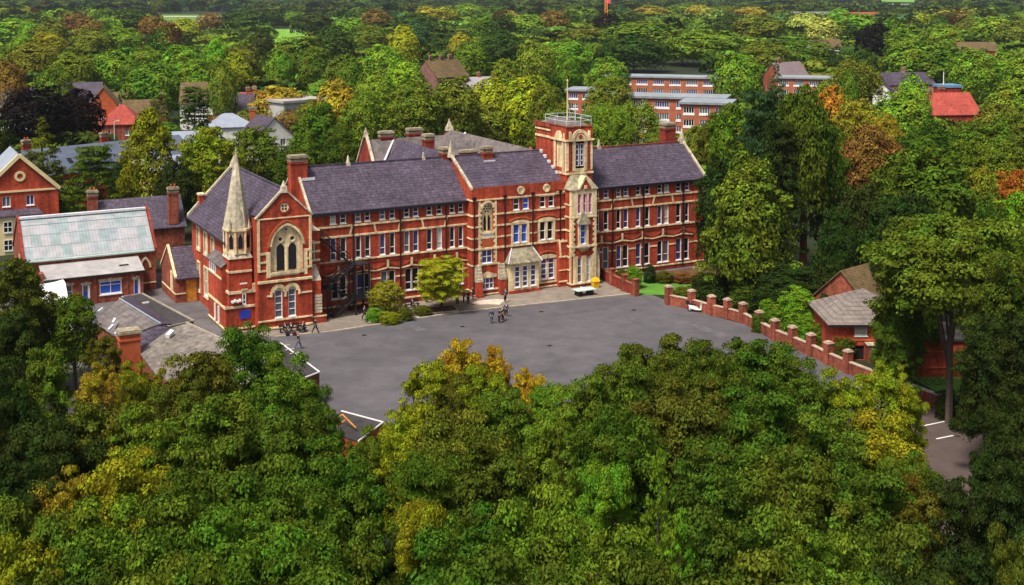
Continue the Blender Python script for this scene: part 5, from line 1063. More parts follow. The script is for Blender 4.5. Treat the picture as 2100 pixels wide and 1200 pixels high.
MIDS = [ # px, py, w, col, kind, h
(70,178,150,'CU','round',17),(160,182,112,'CU','round',15),(398,180,106,'DG','cedar',15),(300,226,130,'YG','tall',18.5),(190,300,134,'MG','cedar',13.8),(82,284,60,'YG','round',11),(428,264,134,'YG','round',15.5),(520,262,130,'G','round',14.5),(655,212,128,'G','tall',16),(572,176,120,'GO','round',12),(592,226,70,'BR','round',8),(345,252,70,'MG','round',9),(440,236,56,'BR','round',7),(508,224,66,'OL','round',8),(640,205,80,'OL','round',11),(330,190,50,'MG','round',10),(2035,640,150,'DG','round',13),
(362,330,90,'DG','round',12),(250,330,70,'DG','round',10),(400,300,90,'MG','round',12),(600,300,90,'MG','round',12),(700,262,90,'MG','round',13),(745,225,110,'G','round',12),(640,255,110,'G','round',12),(820,215,130,'MG','round',12),(900,215,130,'OL','round',12),(985,215,130,'OL','round',12),(1065,205,120,'OL','round',12),(1135,160,80,'DG','tall',17),(1228,170,70,'OL','round',16.5),(1262,160,84,'OL','round',16.5),(1245,215,120,'G','willow',14),(1308,208,116,'G','willow',14),(1380,205,112,'RU','round',10),(1355,262,90,'MG','round',9),(1440,258,96,'OL','round',11),(1470,232,90,'OL','round',14),(1200,235,80,'MG','round',12),
(1500,215,110,'G','round',19),(1560,188,140,'BG','cedar',24),(1652,182,140,'MG','redwood',25),(1600,250,130,'DG','cedar',21),(1700,262,80,'MG','round',19),(1755,206,118,'GO','round',17),(1815,236,80,'GO','round',15),(1850,188,134,'G','round',16),(1783,262,146,'BR','round',17),(1902,248,110,'MG','round',15),(2010,252,170,'G','round',14),(2082,225,110,'OL','round',14),(2040,212,90,'OL','round',13),(1895,306,250,'MG','round',18),(1980,290,130,'G','round',16),(2060,300,150,'G','round',16),(2080,352,100,'OR','round',14),(2010,345,90,'GO','round',15),(2090,400,140,'LG','round',15),(2030,420,150,'MG','round',16),
(1538,318,204,'YL','tall',18),(1480,330,120,'DG','round',16),(1955,450,340,'G','high',18),(1850,400,170,'DG','round',15),(1765,380,140,'DG','round',15),(1720,430,90,'DG','round',13),(1800,455,150,'DG','round',11),(1700,500,90,'DG','round',9),(1880,480,120,'MG','round',14),(2080,520,200,'MG','round',17),(2090,470,130,'OL','round',16),(1842,575,112,'MG','round',12),(1845,600,110,'MG','round',9),(2065,600,170,'MG','high',13),(2095,650,150,'DG','round',13)]
for t in MIDS: T(*t)
FORE = [
(28,530,150,'OL','round',13),(95,600,90,'OL','round',9),(150,608,100,'MG','round',9),(216,690,76,'OL','round',6.5),(20,640,140,'DG','round',12),(85,722,140,'G','tall',13),(15,760,140,'DG','round',13),
(195,752,96,'GO','round',10),(265,748,90,'YG','round',9),(315,762,70,'YG','round',8),(500,668,170,'MG','round',13),(420,720,180,'OL','round',13),(580,735,170,'G','round',13),(370,770,150,'OL','round',12),(640,800,110,'MG','round',11),
(210,830,200,'OL','round',12),(100,860,190,'DG','round',13),(320,850,190,'G','round',13),(460,810,210,'G','round',14),(590,850,230,'MG','round',14),(40,930,170,'DG','round',13),(125,968,130,'GO','round',12),(250,930,210,'YG','round',13),(400,950,230,'MG','round',14),(540,950,230,'MG','round',14),(690,920,200,'MG','round',13),
(940,698,112,'AM','round',11.5),(1020,716,84,'AM','round',11),(890,742,130,'YG','round',11),(965,760,130,'OL','round',11),(1085,760,80,'AM','round',10),(1000,752,120,'YG','round',11.5),(1330,712,130,'OL','round',12.5),(1430,706,130,'MG','round',12.5),(1520,705,150,'OL','round',12.5),(672,880,80,'MG','round',9),(748,908,90,'G','round',9),(1040,800,140,'G','round',11),(840,840,130,'YG','round',11),(780,880,90,'G','round',9),(930,850,200,'OL','round',12),(1130,795,150,'LG','cedar',12),(1140,830,170,'G','round',12),(1210,765,150,'G','round',12),(1290,720,150,'OL','round',13),(1380,700,160,'OL','round',13),(1470,715,150,'MG','round',13),(1570,700,190,'MG','round',13),(1650,745,150,'MG','round',12),(1735,765,130,'YG','round',11),(1810,750,120,'YG','round',10.5),(1862,800,70,'YG','round',8),
(1160,880,190,'G','spire',15),(1020,900,210,'MG','round',13),(870,940,200,'MG','cedar',14),(1270,820,200,'MG','round',14),(1400,790,210,'OL','round',14),(1540,800,220,'MG','round',14),(1680,840,210,'G','round',13),(1800,860,200,'YG','round',12),(1350,935,130,'LG','spire',15),(1240,960,170,'LG','cedar',14),(1460,920,220,'MG','round',14),(1610,930,230,'OL','round',14),(1760,960,230,'MG','round',13),(1860,930,120,'G','round',11),
(2090,800,120,'DG','round',13),(2055,850,100,'DG','spire',8),(2085,930,150,'DG','round',13),(1950,985,130,'DG','round',11),(1890,985,120,'OL','round',11),(2035,935,110,'DG','round',11),(2000,1120,180,'DG','round',12),(2075,1090,110,'OL','round',13),
(60,1030,230,'G','round',14),(200,1050,250,'G','round',14),(350,1050,260,'MG','round',15),(500,1060,260,'G','round',15),(650,1040,250,'MG','round',14),(860,1040,170,'YG','cedar',13),(960,1050,230,'MG','round',14),(1090,1010,240,'G','round',15),(1220,1080,250,'G','round',15),(1400,1060,170,'LG','spire',15),(1510,1050,260,'MG','round',15),(1660,1060,270,'G','round',15),(1810,1080,260,'MG','round',14),
(0,1130,260,'YG','round',15),(130,1150,290,'MG','round',15),(300,1160,300,'G','round',15.5),(460,1165,300,'MG','round',15.5),(620,1150,290,'MG','round',15),(780,1110,130,'DG','round',11),(900,1160,290,'MG','round',15),(1060,1150,300,'MG','round',15.5),(1220,1165,300,'G','round',15.5),(1370,1150,300,'MG','round',15.5),(1530,1160,310,'OL','round',15.5),(1690,1165,310,'MG','round',15),(1850,1160,260,'DG','round',14)]
for t in FORE: T(t[0], t[1], t[2]*(1.22 if t[1] > 780 else 1.1), *t[3:])
LOWS = [(1450,560,70,'DG','bush',2.5),(1492,566,70,'DG','bush',3),(1540,560,80,'DG','bush',4),(1600,572,90,'DG','bush',4.5),(1650,548,110,'DG','bush',6),(1692,602,50,'DG','bush',4.5),(1590,535,100,'DG','bush',6),(905,527,118,'LM','round',6.4),(792,578,84,'GO','round',4.0),(768,632,44,'LG','bush',1.5),(800,640,46,'YG','bush',1.3),(832,630,34,'OL','bush',1.5),(868,628,44,'OL','bush',1.0),(1300,546,36,'LG','round',2.8),(1333,543,30,'DG','bush',2.3),(1275,552,26,'OL','bush',1.6),(1362,556,44,'OL','bush',1.4),(1400,560,44,'RU','bush',1.2),(1440,562,60,'RU','bush',1.3),
 (1405,590,60,'OL','bush',1.3),(1465,585,70,'DG','bush',2.2),(1500,560,90,'DG','bush',3),(1575,612,44,'LG','bush',2.6),(1560,640,40,'MG','bush',2.2),(1640,590,90,'LG','bush',5.0),(1618,622,70,'LG','bush',3.0),(1660,638,66,'LG','bush',2.8),(1680,560,110,'DG','bush',5.5),(1530,575,80,'MG','bush',3.5),(1560,590,60,'DG','bush',3.0),(1725,690,60,'MG','bush',2.4),(1690,660,50,'G','bush',2.6),(1745,500,80,'DG','bush',7),(1945,800,60,'DG','bush',2.5),(1985,790,70,'DG','spire',4)]
for t in ((2200,300,230,'G','round',16),(2190,420,240,'MG','round',16),(2230,560,260,'DG','round',16),(2240,720,260,'MG','round',15),(2230,900,260,'G','round',14),(-110,560,220,'MG','round',14),(-120,760,240,'OL','round',14),(-130,960,240,'G','round',14)): T(*t)
for t in LOWS: T(*t, low=True)
# filler rows of the woodland between and behind the ones placed above
KEEP = [(300,28,500,58),(535,50,660,84),(1170,105,1490,225),(1590,118,1720,190),(1795,130,2010,225),(860,105,1010,170),(340,150,720,262),(180,160,345,235),(0,178,30,215),(520,0,620,24),(1810,0,1880,26),(1650,20,1790,34)]
FILL = []
def free(x, y, w_):
    for a, b, c, d in KEEP:
        if a-w_*.25 < x < c+w_*.25 and (b-12 if b > 80 else b-24) < y < d: return False
    for t in TREES:
        if abs(t['px']-x) < (t['w']+w_)*.27 and -16 < y-t['py'] < 30+t['w']*.12: return False
    return True
RF = random.Random(77)
for y0 in (-8, -4, 0, 4, 8, 12, 17, 22, 28, 35, 43, 52, 62, 74, 88, 104, 122, 142, 165, 190, 216, 244):
    w0 = 26+.62*(y0+6)*.9; w0 = min(w0, 105); x = -20
    while x < 2130:
        y = y0+RF.uniform(-3, 3)*(1+y0/60); w_ = w0*RF.uniform(.8, 1.35)
        if free(x, y, w_) and not (y > 170 and x < 1500 and x > 0 and False):
            far_ = y < 34
            c = RF.choice(['DG','DG','MG','MG','BG','OL','G','DG'] if y < 14 else ['MG','MG','G','G','OL','DG','DG','YG','LG','OL','BR'])
            d_ = dict(px=x, py=y, w=w_*1.2, c=c, kind=RF.choice(['round','round','round','tall','round','spire'] if y > 30 else ['round']), h=RF.uniform(14, 18), label=None)
            (FILL if far_ else TREES).append(d_)
        x += w_*RF.uniform(.42, .66)
print('trees', len(TREES), 'fill', len(FILL))
# past 300 of a kind: the smallest join the distant woodland
for t in TREES:
    p = at(t['px'], t['py'], t['h']); t['D'] = p.y; t['p'] = p
TREES.sort(key=lambda t: -t['w'])
broad = [t for t in TREES if t['kind'] != 'bush' and not t.get('low')]
over = broad[295:]
ids = set(id(t) for t in over); TREES = [t for t in TREES if id(t) not in ids]; FILL += over
print('individual', len(TREES), 'stuff', len(FILL))
def region(t):
    x, y = t['px'], t['py']
    if t.get('low'):
        if x < 960: return 'in front of the long wing'
        if x < 1480: return 'around the small lawn'
        return 'behind the piered wall'
    lr = 'left' if x < 700 else ('middle' if x < 1400 else 'right')
    if y < 34: return f'on the distant tree line at {lr}'
    if y < 62: return {'left': 'in the far belt near the pitches', 'middle': 'in the far belt above the centre', 'right': 'in the far belt above the flats'}[lr]
    if y < 100: return {'left': 'in the woods above the houses', 'middle': 'in the woods above the school', 'right': 'in the woods above the villas'}[lr]
    if y < 150: return {'left': 'just behind the left houses', 'middle': 'halfway up behind the school', 'right': 'beside the flats and villas'}[lr]
    if y < 300: return {'left': 'between the houses and the hall', 'middle': 'directly behind the school roofs', 'right': 'between the flats and the lodge'}[lr]
    if x < 0 or x > 2100: return 'just beyond the '+('left' if x < 0 else 'right')+' edge of the picture'
    if y < 660: return {'left': 'around the glazed workshop', 'middle': 'behind the school', 'right': 'on the slope right of the school'}[lr] if y < 520 or x > 1400 else 'left of the glazed workshop'
    if y < 830: return {'left': 'at the foot of the slate roofs', 'middle': 'along the lower playground edge', 'right': 'below the piered wall'}[lr]
    if y < 1000: return {'left': 'in the lower left foreground', 'middle': 'in the lower middle foreground', 'right': 'by the car park foreground'}[lr]
    return {'left': 'along the bottom edge, left part', 'middle': 'along the bottom edge, middle part', 'right': 'along the bottom edge, right part'}[lr]
ORD = ['first','second','third','fourth','fifth','sixth','seventh','eighth','ninth','tenth','eleventh','twelfth','thirteenth','fourteenth','fifteenth','sixteenth','seventeenth','eighteenth','nineteenth','twentieth']
cls = {}
for t in TREES: cls.setdefault((t['c'], 'round' if t['kind'] == 'tall' and False else t['kind'], region(t)), []).append(t)
for (c, k, rg), L in cls.items():
    L.sort(key=lambda t: t['px'])
    for i, t in enumerate(L):
        base = f"{CN[c]} {KN[k][1]} {rg}"
        t['lab'] = base if len(L) == 1 else base+', '+(('leftmost one' if i == 0 else 'rightmost one' if i == len(L)-1 else ORD[i]+' from left'))
for i, t in enumerate(TREES):
    p = t['p']; D = p.y; R_ = t['w']/2*D/F; lod = 'near' if D < 115 else 'mid' if D < 260 else 'far' if D < 700 else 'dist'
    if t.get('low'): lod = 'mid' if R_ < 3 else 'near'
    kd = t['kind']; cm, tm = proto(kd, lod, i % (3 if kd == 'round' else 1))
    nm, kn = KN[kd]
    o = bpy.data.objects.new(nm, None); COL.objects.link(o); rz = RT.uniform(0, 6.28)
    o.location = (p.x, p.y, 0); o.rotation_euler = (0, 0, rz)
    tag(o, t['lab'], 'shrub' if kd == 'bush' else 'tree', {True: 'shrubs in the school grounds', False: 'trees around the school and in the woodland beyond'}[kd == 'bush'])
    s = (R_*RT.uniform(.97, 1.05), R_*RT.uniform(.97, 1.05), t['h']/HN)
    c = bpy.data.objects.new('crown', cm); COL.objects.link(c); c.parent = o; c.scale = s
    cc = COLS[t['c']]; cc = tuple(v*((1.55 if t['c'] in ('G', 'MG', 'DG', 'OL', 'BG') else 1.35 if t['c'] in ('YG', 'LG', 'PY', 'GO') else 1.1 if t['c'] != 'CU' else 1) if t['D'] > 240 else 1) for v in cc); j = [RT.uniform(.88, 1.14) for _ in range(3)]; c.color = (cc[0]*j[0], cc[1]*j[1], cc[2], 1)  # background brightened through the leaf colour of most far trees
    if kd != 'bush':
        k = bpy.data.objects.new('trunk', tm); COL.objects.link(k); k.parent = o; k.scale = (min(s[0], 4.6)*(1.3 if kd == 'spire' else 1), min(s[1], 4.6), s[2])
# low thicket between the far trees, kept off fields, houses and the ground in front of them
HP = [(o_.location.x, o_.location.y, o_.get('category')) for o_ in bpy.data.objects if o_.type == 'EMPTY' and o_.get('category') in ('house', 'apartments', 'flats', 'bungalow', 'villa', 'cottage', 'terrace')]
d_ = 225.0; GL2 = random.Random(9)
while d_ < 2600:
    x_ = -.62*d_; st_ = 11+d_*.012
    while x_ < .62*d_:
        X_, Y_ = x_+GL2.uniform(-.4, .4)*st_, d_+GL2.uniform(-.3, .3)*st_; h_ = GL2.uniform(4, 7)+min(d_/450, 4)
        px_ = 1050+F*X_/Y_*1.0; py_ = -25+(CAM_H-h_)*2545/Y_; pb_ = -25+CAM_H*2545/Y_
        bad = any(abs(X_-hx) < (26 if c_ == 'flats' else 15) and -48 < Y_-hy < 12 for hx, hy, c_ in HP) or any(a < px_ < c and b < pb_ and py_ < d2 for a, b, c, d2 in ((296,24,494,62),(528,56,664,88),(1690,-3,2110,7),(1170,120,1490,225),(1795,150,2010,225)))
        sx_, sy_ = (Vector((X_, Y_, 0))-ORI).dot(UX), (Vector((X_, Y_, 0))-ORI).dot(UY)
        if sy_ > 36 and not bad: FILL.append(dict(px=px_, py=py_, w=2*st_*.72*F/Y_, c=GL2.choice(['MG','MG','G','OL','DG','DG'] if Y_ < 1100 else ['MG','DG','BG','OL','MG']), kind='round', h=h_, low=True, P=(X_, Y_)))
        x_ += st_
    d_ += (11+d_*.012)*1.25
print('thicket total', len(FILL))
# the far woodland: one mass
Vs, Cs = [], []; g = np.random.default_rng(4)
bases = [crown_pts('round', 900+i, 70, 1500) for i in range(4)]
PP, NN, CC = [], [], []
for t in FILL:
    p = at(t['px'], t['py'], t['h']); D = p.y; R_ = t['w']/2*D/F
    P, N_, _ = bases[int(g.integers(4))]; a = g.uniform(0, 6.28); ca, sa_ = math.cos(a), math.sin(a)
    n = (700 if D < 500 else 450 if D < 900 else 200) if t.get('low') else (1400 if D < 1200 else 500)
    if t.get('low'): p = Vector((*t['P'], 0)); D = p.y; R_ = t['w']/2*D/F
    sel = g.choice(len(P), n, replace=False); Q = P[sel]
    X = np.stack([(Q[:, 0]*ca-Q[:, 1]*sa_)*R_+p.x, (Q[:, 0]*sa_+Q[:, 1]*ca)*R_+p.y, Q[:, 2]*t['h']/HN], 1)
    PP.append(X); NN.append(N_[sel]); CC.append(np.repeat(np.array([[*[v*(1.5 if D < 1400 else .8) for v in COLS[t['c']]], R_*(.085 if n > 1000 else .12 if n > 600 else .14 if n > 400 else .2)]]), n, 0))  # brightness by camera distance is put into the tree colour: raised nearer, lowered beyond
PP = np.concatenate(PP); NN = np.concatenate(NN); CC = np.concatenate(CC)
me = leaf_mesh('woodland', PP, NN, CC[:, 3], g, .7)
LEAF2 = leafmat('woodland_foliage', .12); n_ = LEAF2.node_tree; at_ = n_.nodes.new('ShaderNodeAttribute'); at_.attribute_name = 'tree_tint'
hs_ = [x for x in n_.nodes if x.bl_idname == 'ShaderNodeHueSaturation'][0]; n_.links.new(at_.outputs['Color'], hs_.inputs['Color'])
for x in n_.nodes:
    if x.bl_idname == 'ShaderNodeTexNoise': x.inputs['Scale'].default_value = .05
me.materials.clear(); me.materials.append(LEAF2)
ca = me.color_attributes.new('tree_tint', 'FLOAT_COLOR', 'POINT'); col4 = np.ones((len(PP)*4, 4), np.float32); col4[:, :3] = np.repeat(CC[:, :3], 4, 0); ca.data.foreach_set('color', col4.ravel())
wd = bpy.data.objects.new('distant_woodland', me); COL.objects.link(wd); wd['kind'] = 'stuff'; wd['label'] = 'mass of dark distant woodland reaching to the horizon'; wd['category'] = 'woodland'
# =====================  PEOPLE AND SMALL THINGS  =====================
SKIN = mat('skin', (.48, .27, .18), .6, .08, 8); SUIT = mat('black_blazer', (.012, .012, .018), .85, .2, 6); NAVY = mat('navy_jumper', (.03, .04, .10), .85, .2, 6)
TROU = mat('charcoal_trousers', (.018, .018, .022), .9, .2, 6); SHIRT = mat('white_shirt', (.7, .7, .7), .8, .05, 6); DENIM = mat('grey_blue_trousers', (.08, .10, .15), .9, .2, 6)
HAIRS = [mat('dark_hair', (.02, .014, .01), .7, .2, 9), mat('brown_hair', (.08, .045, .02), .7, .2, 9), mat('fair_hair', (.30, .20, .09), .7, .2, 9)]
def skin_mesh(name, chains, mt, parent, sub=1):
    """chains of ((x,y,z), radius) joined where points repeat; one continuous skinned surface"""
    me = bpy.data.meshes.new(name); vs, rs, ix, es = [], [], {}, []
    for ch in chains:
        pr = None
        for p, r in ch:
            k = tuple(round(c, 4) for c in p)
            if k not in ix: ix[k] = len(vs); vs.append(p); rs.append(r)
            if pr is not None: es.append((pr, ix[k]))
            pr = ix[k]
    me.from_pydata(vs, es, []); o = bpy.data.objects.new(name, me); COL.objects.link(o)
    md = o.modifiers.new('skin', 'SKIN'); md.use_smooth_shade = True
    for i, r in enumerate(rs): me.skin_vertices[0].data[i].radius = (r, r) if not isinstance(r, tuple) else r
    me.skin_vertices[0].data[0].use_root = True
    m2 = o.modifiers.new('sub', 'SUBSURF'); m2.levels = sub; m2.render_levels = sub
    dg = bpy.context.evaluated_depsgraph_get(); me2 = bpy.data.meshes.new_from_object(o.evaluated_get(dg)); me2.materials.clear(); me2.materials.append(mt)
    bpy.data.objects.remove(o); o = bpy.data.objects.new(name, me2); COL.objects.link(o); o.parent = parent
    return o
def person(px, py, label, face, pose='stand', top=SUIT, low=TROU, hair=0, H=1.72, xy=None, bag=False, z=0):
    x, y = xy or at_s(px, py, 0)
    t = thing('person', label, 'person', x, y, 'pupils and staff around the playground', rz=ROT+math.radians(face)); k = H/1.75
    st = {'stand': (0.02, -.03, 0), 'walk': (.30, -.30, .08), 'sit': (0, 0, 0)}[pose]
    hz_, hipdrop = (.93, 0) if pose != 'sit' else (.47, .46)
    def P(a, b, c): return (a*k, b*k, c*k)
    sh = 1.42-hipdrop; ch = []
    legs = []
    for s, sw in ((-1, st[0]), (1, st[1])):
        if pose == 'sit': legs.append([(P(.0, 0, hz_), .13*k), (P(s*.10, -.05, hz_-.01), .095*k), (P(s*.12, -.44, hz_), .075*k), (P(s*.12, -.46, .08), .05*k), (P(s*.12, -.62, .04), .04*k)])
        else: legs.append([(P(.0, 0, hz_), .13*k), (P(s*.10, 0, hz_-.08), .095*k), (P(s*.11, -sw*.7, .50), .068*k), (P(s*.11, -sw+ (.10 if sw < -.1 else 0), .09), .045*k), (P(s*.11, -sw-.15, .04), .04*k)])
    torso = [(P(0, 0, hz_), .13*k), (P(0, .0, hz_+.22), .12*k), (P(0, .01, sh-.08), .15*k), (P(0, .0, sh+.06), .055*k), (P(0, -.01, sh+.14), .055*k), (P(0, -.015, sh+.23), .092*k), (P(0, -.01, sh+.31), .07*k)]
    arms = []
    for s in (-1, 1):
        fw = -s*st[2]*2.2-.04; el = P(s*.27, fw*.4, sh-.30) if pose != 'sit' else P(s*.26, -.08, sh-.28); wr = P(s*.26, -.05+fw, sh-.55) if pose != 'sit' else P(s*.16, -.30, sh-.36)
        hand = [(P(0, .01, sh-.08), .15*k), (P(s*.17, .01, sh-.01), .065*k), (el, .045*k), (wr, .030*k)]
        pm = tuple(a+b for a, b in zip(wr, (0, -.01, -.06) if pose != 'sit' else (-s*.02, -.06, -.01))); arms.append(hand+[(pm, .033*k)])
        for q, ln in ((-.024, .062), (-.009, .075), (.007, .070), (.022, .055)):
            if pose != 'sit': arms.append([(pm, .033*k), ((pm[0]+.004*s, pm[1]+q, pm[2]-.045), .010), ((pm[0]-.006*s, pm[1]+q*1.1, pm[2]-.04-ln*.7), .008)])
            else: arms.append([(pm, .033*k), ((pm[0]+q, pm[1]-.045, pm[2]), .010), ((pm[0]+q*1.1, pm[1]-.04-ln*.7, pm[2]-.02), .008)])
        arms.append([(pm, .033*k), ((pm[0], pm[1]-.045, pm[2]+.005), .011), ((pm[0], pm[1]-.06, pm[2]-.03), .009)])
    body = skin_mesh('body', [torso]+legs+arms, SKIN, t)
    # face: nose, brow, ears shaped onto the head
    m = MB(); hc = P(0, -.015, sh+.23)
    m.prism([(hc[0]-.014, hc[1]-.088, hc[2]-.03), (hc[0]+.014, hc[1]-.088, hc[2]-.03), (hc[0], hc[1]-.118, hc[2]-.03)], [(hc[0]-.006, hc[1]-.088, hc[2]+.02), (hc[0]+.006, hc[1]-.088, hc[2]+.02), (hc[0], hc[1]-.096, hc[2]+.02)])
    for s in (-1, 1): m.box(hc[0]+s*.088-.008, hc[0]+s*.088+.008, hc[1]-.015, hc[1]+.02, hc[2]-.03, hc[2]+.03)
    m.build('face', SKIN, t)
    m = MB()
    for s in (-1, 1): m.box(hc[0]+s*.034-.012, hc[0]+s*.034+.012, hc[1]-.091, hc[1]-.083, hc[2]+.008, hc[2]+.02)
    m.build('eyes', IRON, t)
    skin_mesh('hair', [[((hc[0], hc[1]+.03, hc[2]-.02), .088*k), ((hc[0], hc[1]+.015, hc[2]+.055), .096*k), ((hc[0], hc[1]-.02, hc[2]+.085), .07*k)]], HAIRS[hair], t)
    g = 1.16
    skin_mesh('jacket', [[(P(0, 0, hz_-.04), .15*k), (P(0, .0, hz_+.22), .137*k), (P(0, .01, sh-.08), .168*k), (P(0, .0, sh+.05), .075*k)]]+[[(a[1][0], a[1][1]) if False else (P(0, .01, sh-.08), .168*k), (a[1][0], .078*k), (a[2][0], .057*k), (tuple(u*.85+v*.15 for u, v in zip(a[3][0], a[2][0])), .042*k)] for a in arms if len(a) == 5], top, t)
    skin_mesh('trousers', [[(l[0][0], .140*k), (l[1][0], .107*k), (l[2][0], .082*k), (l[3][0], .062*k)] for l in legs], low, t)
    for l in legs:
        a, b = l[3][0], l[4][0]; skin_mesh('shoe', [[((a[0], a[1]+.03, .055), .05), ((b[0], b[1], .045), .042)]], IRON, t)
    m = MB(); m.prism([(hc[0]-.04, -.135*k, sh*k-.12), (hc[0]+.04, -.135*k, sh*k-.12), (hc[0]+.05, -.10*k, sh*k+.05), (hc[0]-.05, -.10*k, sh*k+.05)], [(hc[0]-.03, -.165*k, sh*k-.12), (hc[0]+.03, -.165*k, sh*k-.12), (hc[0]+.045, -.12*k, sh*k+.06), (hc[0]-.045, -.12*k, sh*k+.06)]); m.build('shirt_front', SHIRT, t)
    return t
person(1008, 664, 'person in navy jumper standing at the left of the group on the tarmac', 170, top=NAVY, low=DENIM, hair=1)
person(1024, 663, 'person in black standing in the middle of the group on the tarmac', 80, hair=0)
person(1031, 659, 'person in black at the right of the group on the tarmac, facing left', -80, hair=1)
person(1038, 650, 'person in dark blazer behind the right of the group on the tarmac', -20, top=NAVY, hair=0)
person(1036, 620, 'person standing alone on the paving near the centre block', 10, top=NAVY, hair=0)
person(647, 684, 'person in black walking past the hall buttress', 90, 'walk')
person(612, 716, 'person in dark jacket and grey-blue trousers walking on the tarmac', 100, 'walk', low=DENIM, hair=2)
person(748, 657, 'person in black walking beside the fire escape and shrubs', -95, 'walk')
for i, (x, y, lab, fc) in enumerate(((800,634,'person in black left of the pair behind the golden shrub',20),(812,632,'person in black centre right behind the golden shrub',-30),(824,631,'person in dark clothes nearest the wall behind the golden shrub',60),
    (875,622,'person in black standing left of the lime tree trunk',10),(938,626,'person in black under the right side of the lime tree, left one',-60),(951,621,'person in black under the right side of the lime tree, second from left',40),(960,624,'person in black under the right side of the lime tree, third from left',180),(970,616,'person in black by the buttress right of the lime tree',-120))):
    person(x, y, lab, fc, hair=i % 3)
for i, (x, y, lab, fc) in enumerate(((584,684,'person in black sitting at left of the bench below the hall window',10),(597,684,'person in black with maroon bag sitting mid bench below the hall window',-10),(622,682,'person in black sitting at the right end below the hall window',-70),(845,633,'person in black sitting on the bench between the two small trees',20))):
    person(x, y, lab, fc, 'sit', hair=i % 3)
def bench(px, py, L, label, rz=0):
    x, y = at_s(px, py, 0); t = thing('bench', label, 'bench', x, y, rz=ROT+rz)
    m = MB()
    for k in range(3): m.box(-L/2, L/2, -.12+k*.13, -.02+k*.13, .40, .44)
    m.build('seat', IRON, t); m = MB()
    for k in range(2): m.box(-L/2, L/2, .27, .31, .60+k*.16, .71+k*.16)
    m.build('backrest', IRON, t)
    for s in (-1, 1): m = MB(); m.box(s*(L/2-.15)-.03, s*(L/2-.15)+.03, -.12, .30, 0, .40); m.box(s*(L/2-.15)-.03, s*(L/2-.15)+.03, .25, .30, .40, .85); m.build('leg', IRON, t)
bench(593, 681, 2.2, 'dark bench against the hall wall below the tall windows'); bench(620, 680, 1.0, 'short dark bench right of the long bench by the hall'); bench(846, 631, 1.8, 'dark bench between the golden shrub and the lime tree')
for px, py, lab in ((590,689,'black school bag on the ground in front of the seated pupils'),(604,688,'maroon school bag beside the black bag by the hall bench')):
    x, y = at_s(px, py, 0); t = thing('school_bag', lab, 'bag', x, y, rz=ROT)
    m = MB(); m.prism([(-.24,-.13,0),(.24,-.13,0),(.24,.13,0),(-.24,.13,0)], [(-.17,-.08,.42),(.17,-.08,.42),(.17,.08,.42),(-.17,.08,.42)]); m.build('bag_body', mat('maroon_cloth', (.12,.012,.03), .9, .2, 5) if 'maroon' in lab else SUIT, t)
    m = MB(); m.box(-.14, .14, -.19, -.12, .05, .24); m.build('pocket', SUIT, t); m = MB(); m.tube((-.08,0,.41),(0,0,.5),.015); m.tube((0,0,.5),(.08,0,.41),.015); m.build('handle', SUIT, t)
# planting beds
for pts, lab in (([(757,664),(762,650),(838,640),(842,655)], 'left planting bed with shrubs in front of the long wing'), ([(850,648),(862,636),(930,628),(940,640)], 'right planting bed round the lime tree')):
    q = [at_s(*p) for p in pts]; c = (sum(a for a, _ in q)/4, sum(b for _, b in q)/4); t = thing('planting_bed', lab, 'planting bed', *c)
    m = MB(); m.prism([(a, b, .0) for a, b in q], [(a, b, .16) for a, b in q]); m.build('soil', SOIL, t)
    m = MB()
    for a, b in zip(q, q[1:]+q[:1]): m.tube((*a, .14), (*b, .14), .11, n=4)
    m.build('edging', KERB, t)
# table-tennis table
t = thing('table_tennis_table', 'pale green outdoor table tennis table at the foot of the tower', 'table', 26.9, -6.5)
c = [at_s(x, y, .76) for x, y in ((1172,594),(1197,602),(1224,591),(1199,584))]; cx_ = sum(a for a, _ in c)/4; cy_ = sum(b for _, b in c)/4
TT = mat('table_green', (.42,.55,.50), .5, .06, 3)
m = MB(); m.box(cx_-1.37, cx_+1.37, cy_-.76, cy_+.76, .70, .76); tt_ = m.build('table_top', TT, t)
m = MB(); m.box(cx_-.02, cx_+.02, cy_-.85, cy_+.85, .76, .91); m.build('net', LEAD, t)
m = MB(); m.box(cx_-1.37, cx_+1.37, cy_-.02, cy_+.02, .761, .766); m.build('centre_line', WHITE, tt_)
for sx in (-1, 1): m = MB(); m.box(cx_+sx*.8-.25, cx_+sx*.8+.25, cy_-.55, cy_+.55, 0, .70); m.build('leg', IRON, t)
x, y = at_s(1221, 590); t = thing('yellow_grit_bin', 'bright yellow lidded bin against the tower foot, right of the table tennis table', 'bin', x, y)
YEL = mat('yellow_plastic', (.75,.42,.01), .5, .08, 2)
m = MB(); m.prism([(x-.35,y-.3,0),(x+.35,y-.3,0),(x+.35,y+.3,0),(x-.35,y+.3,0)], [(x-.45,y-.38,.85),(x+.45,y-.38,.85),(x+.45,y+.38,.85),(x-.45,y+.38,.85)]); m.build('bin_body', YEL, t)
m = MB(); m.prism([(x-.5,y-.43,.85),(x+.5,y-.43,.85),(x+.5,y+.43,.85),(x-.5,y+.43,.85)], [(x-.35,y-.2,1.25),(x+.35,y-.2,1.25),(x+.35,y+.25,1.25),(x-.35,y+.25,1.25)]); m.build('lid', YEL, t)
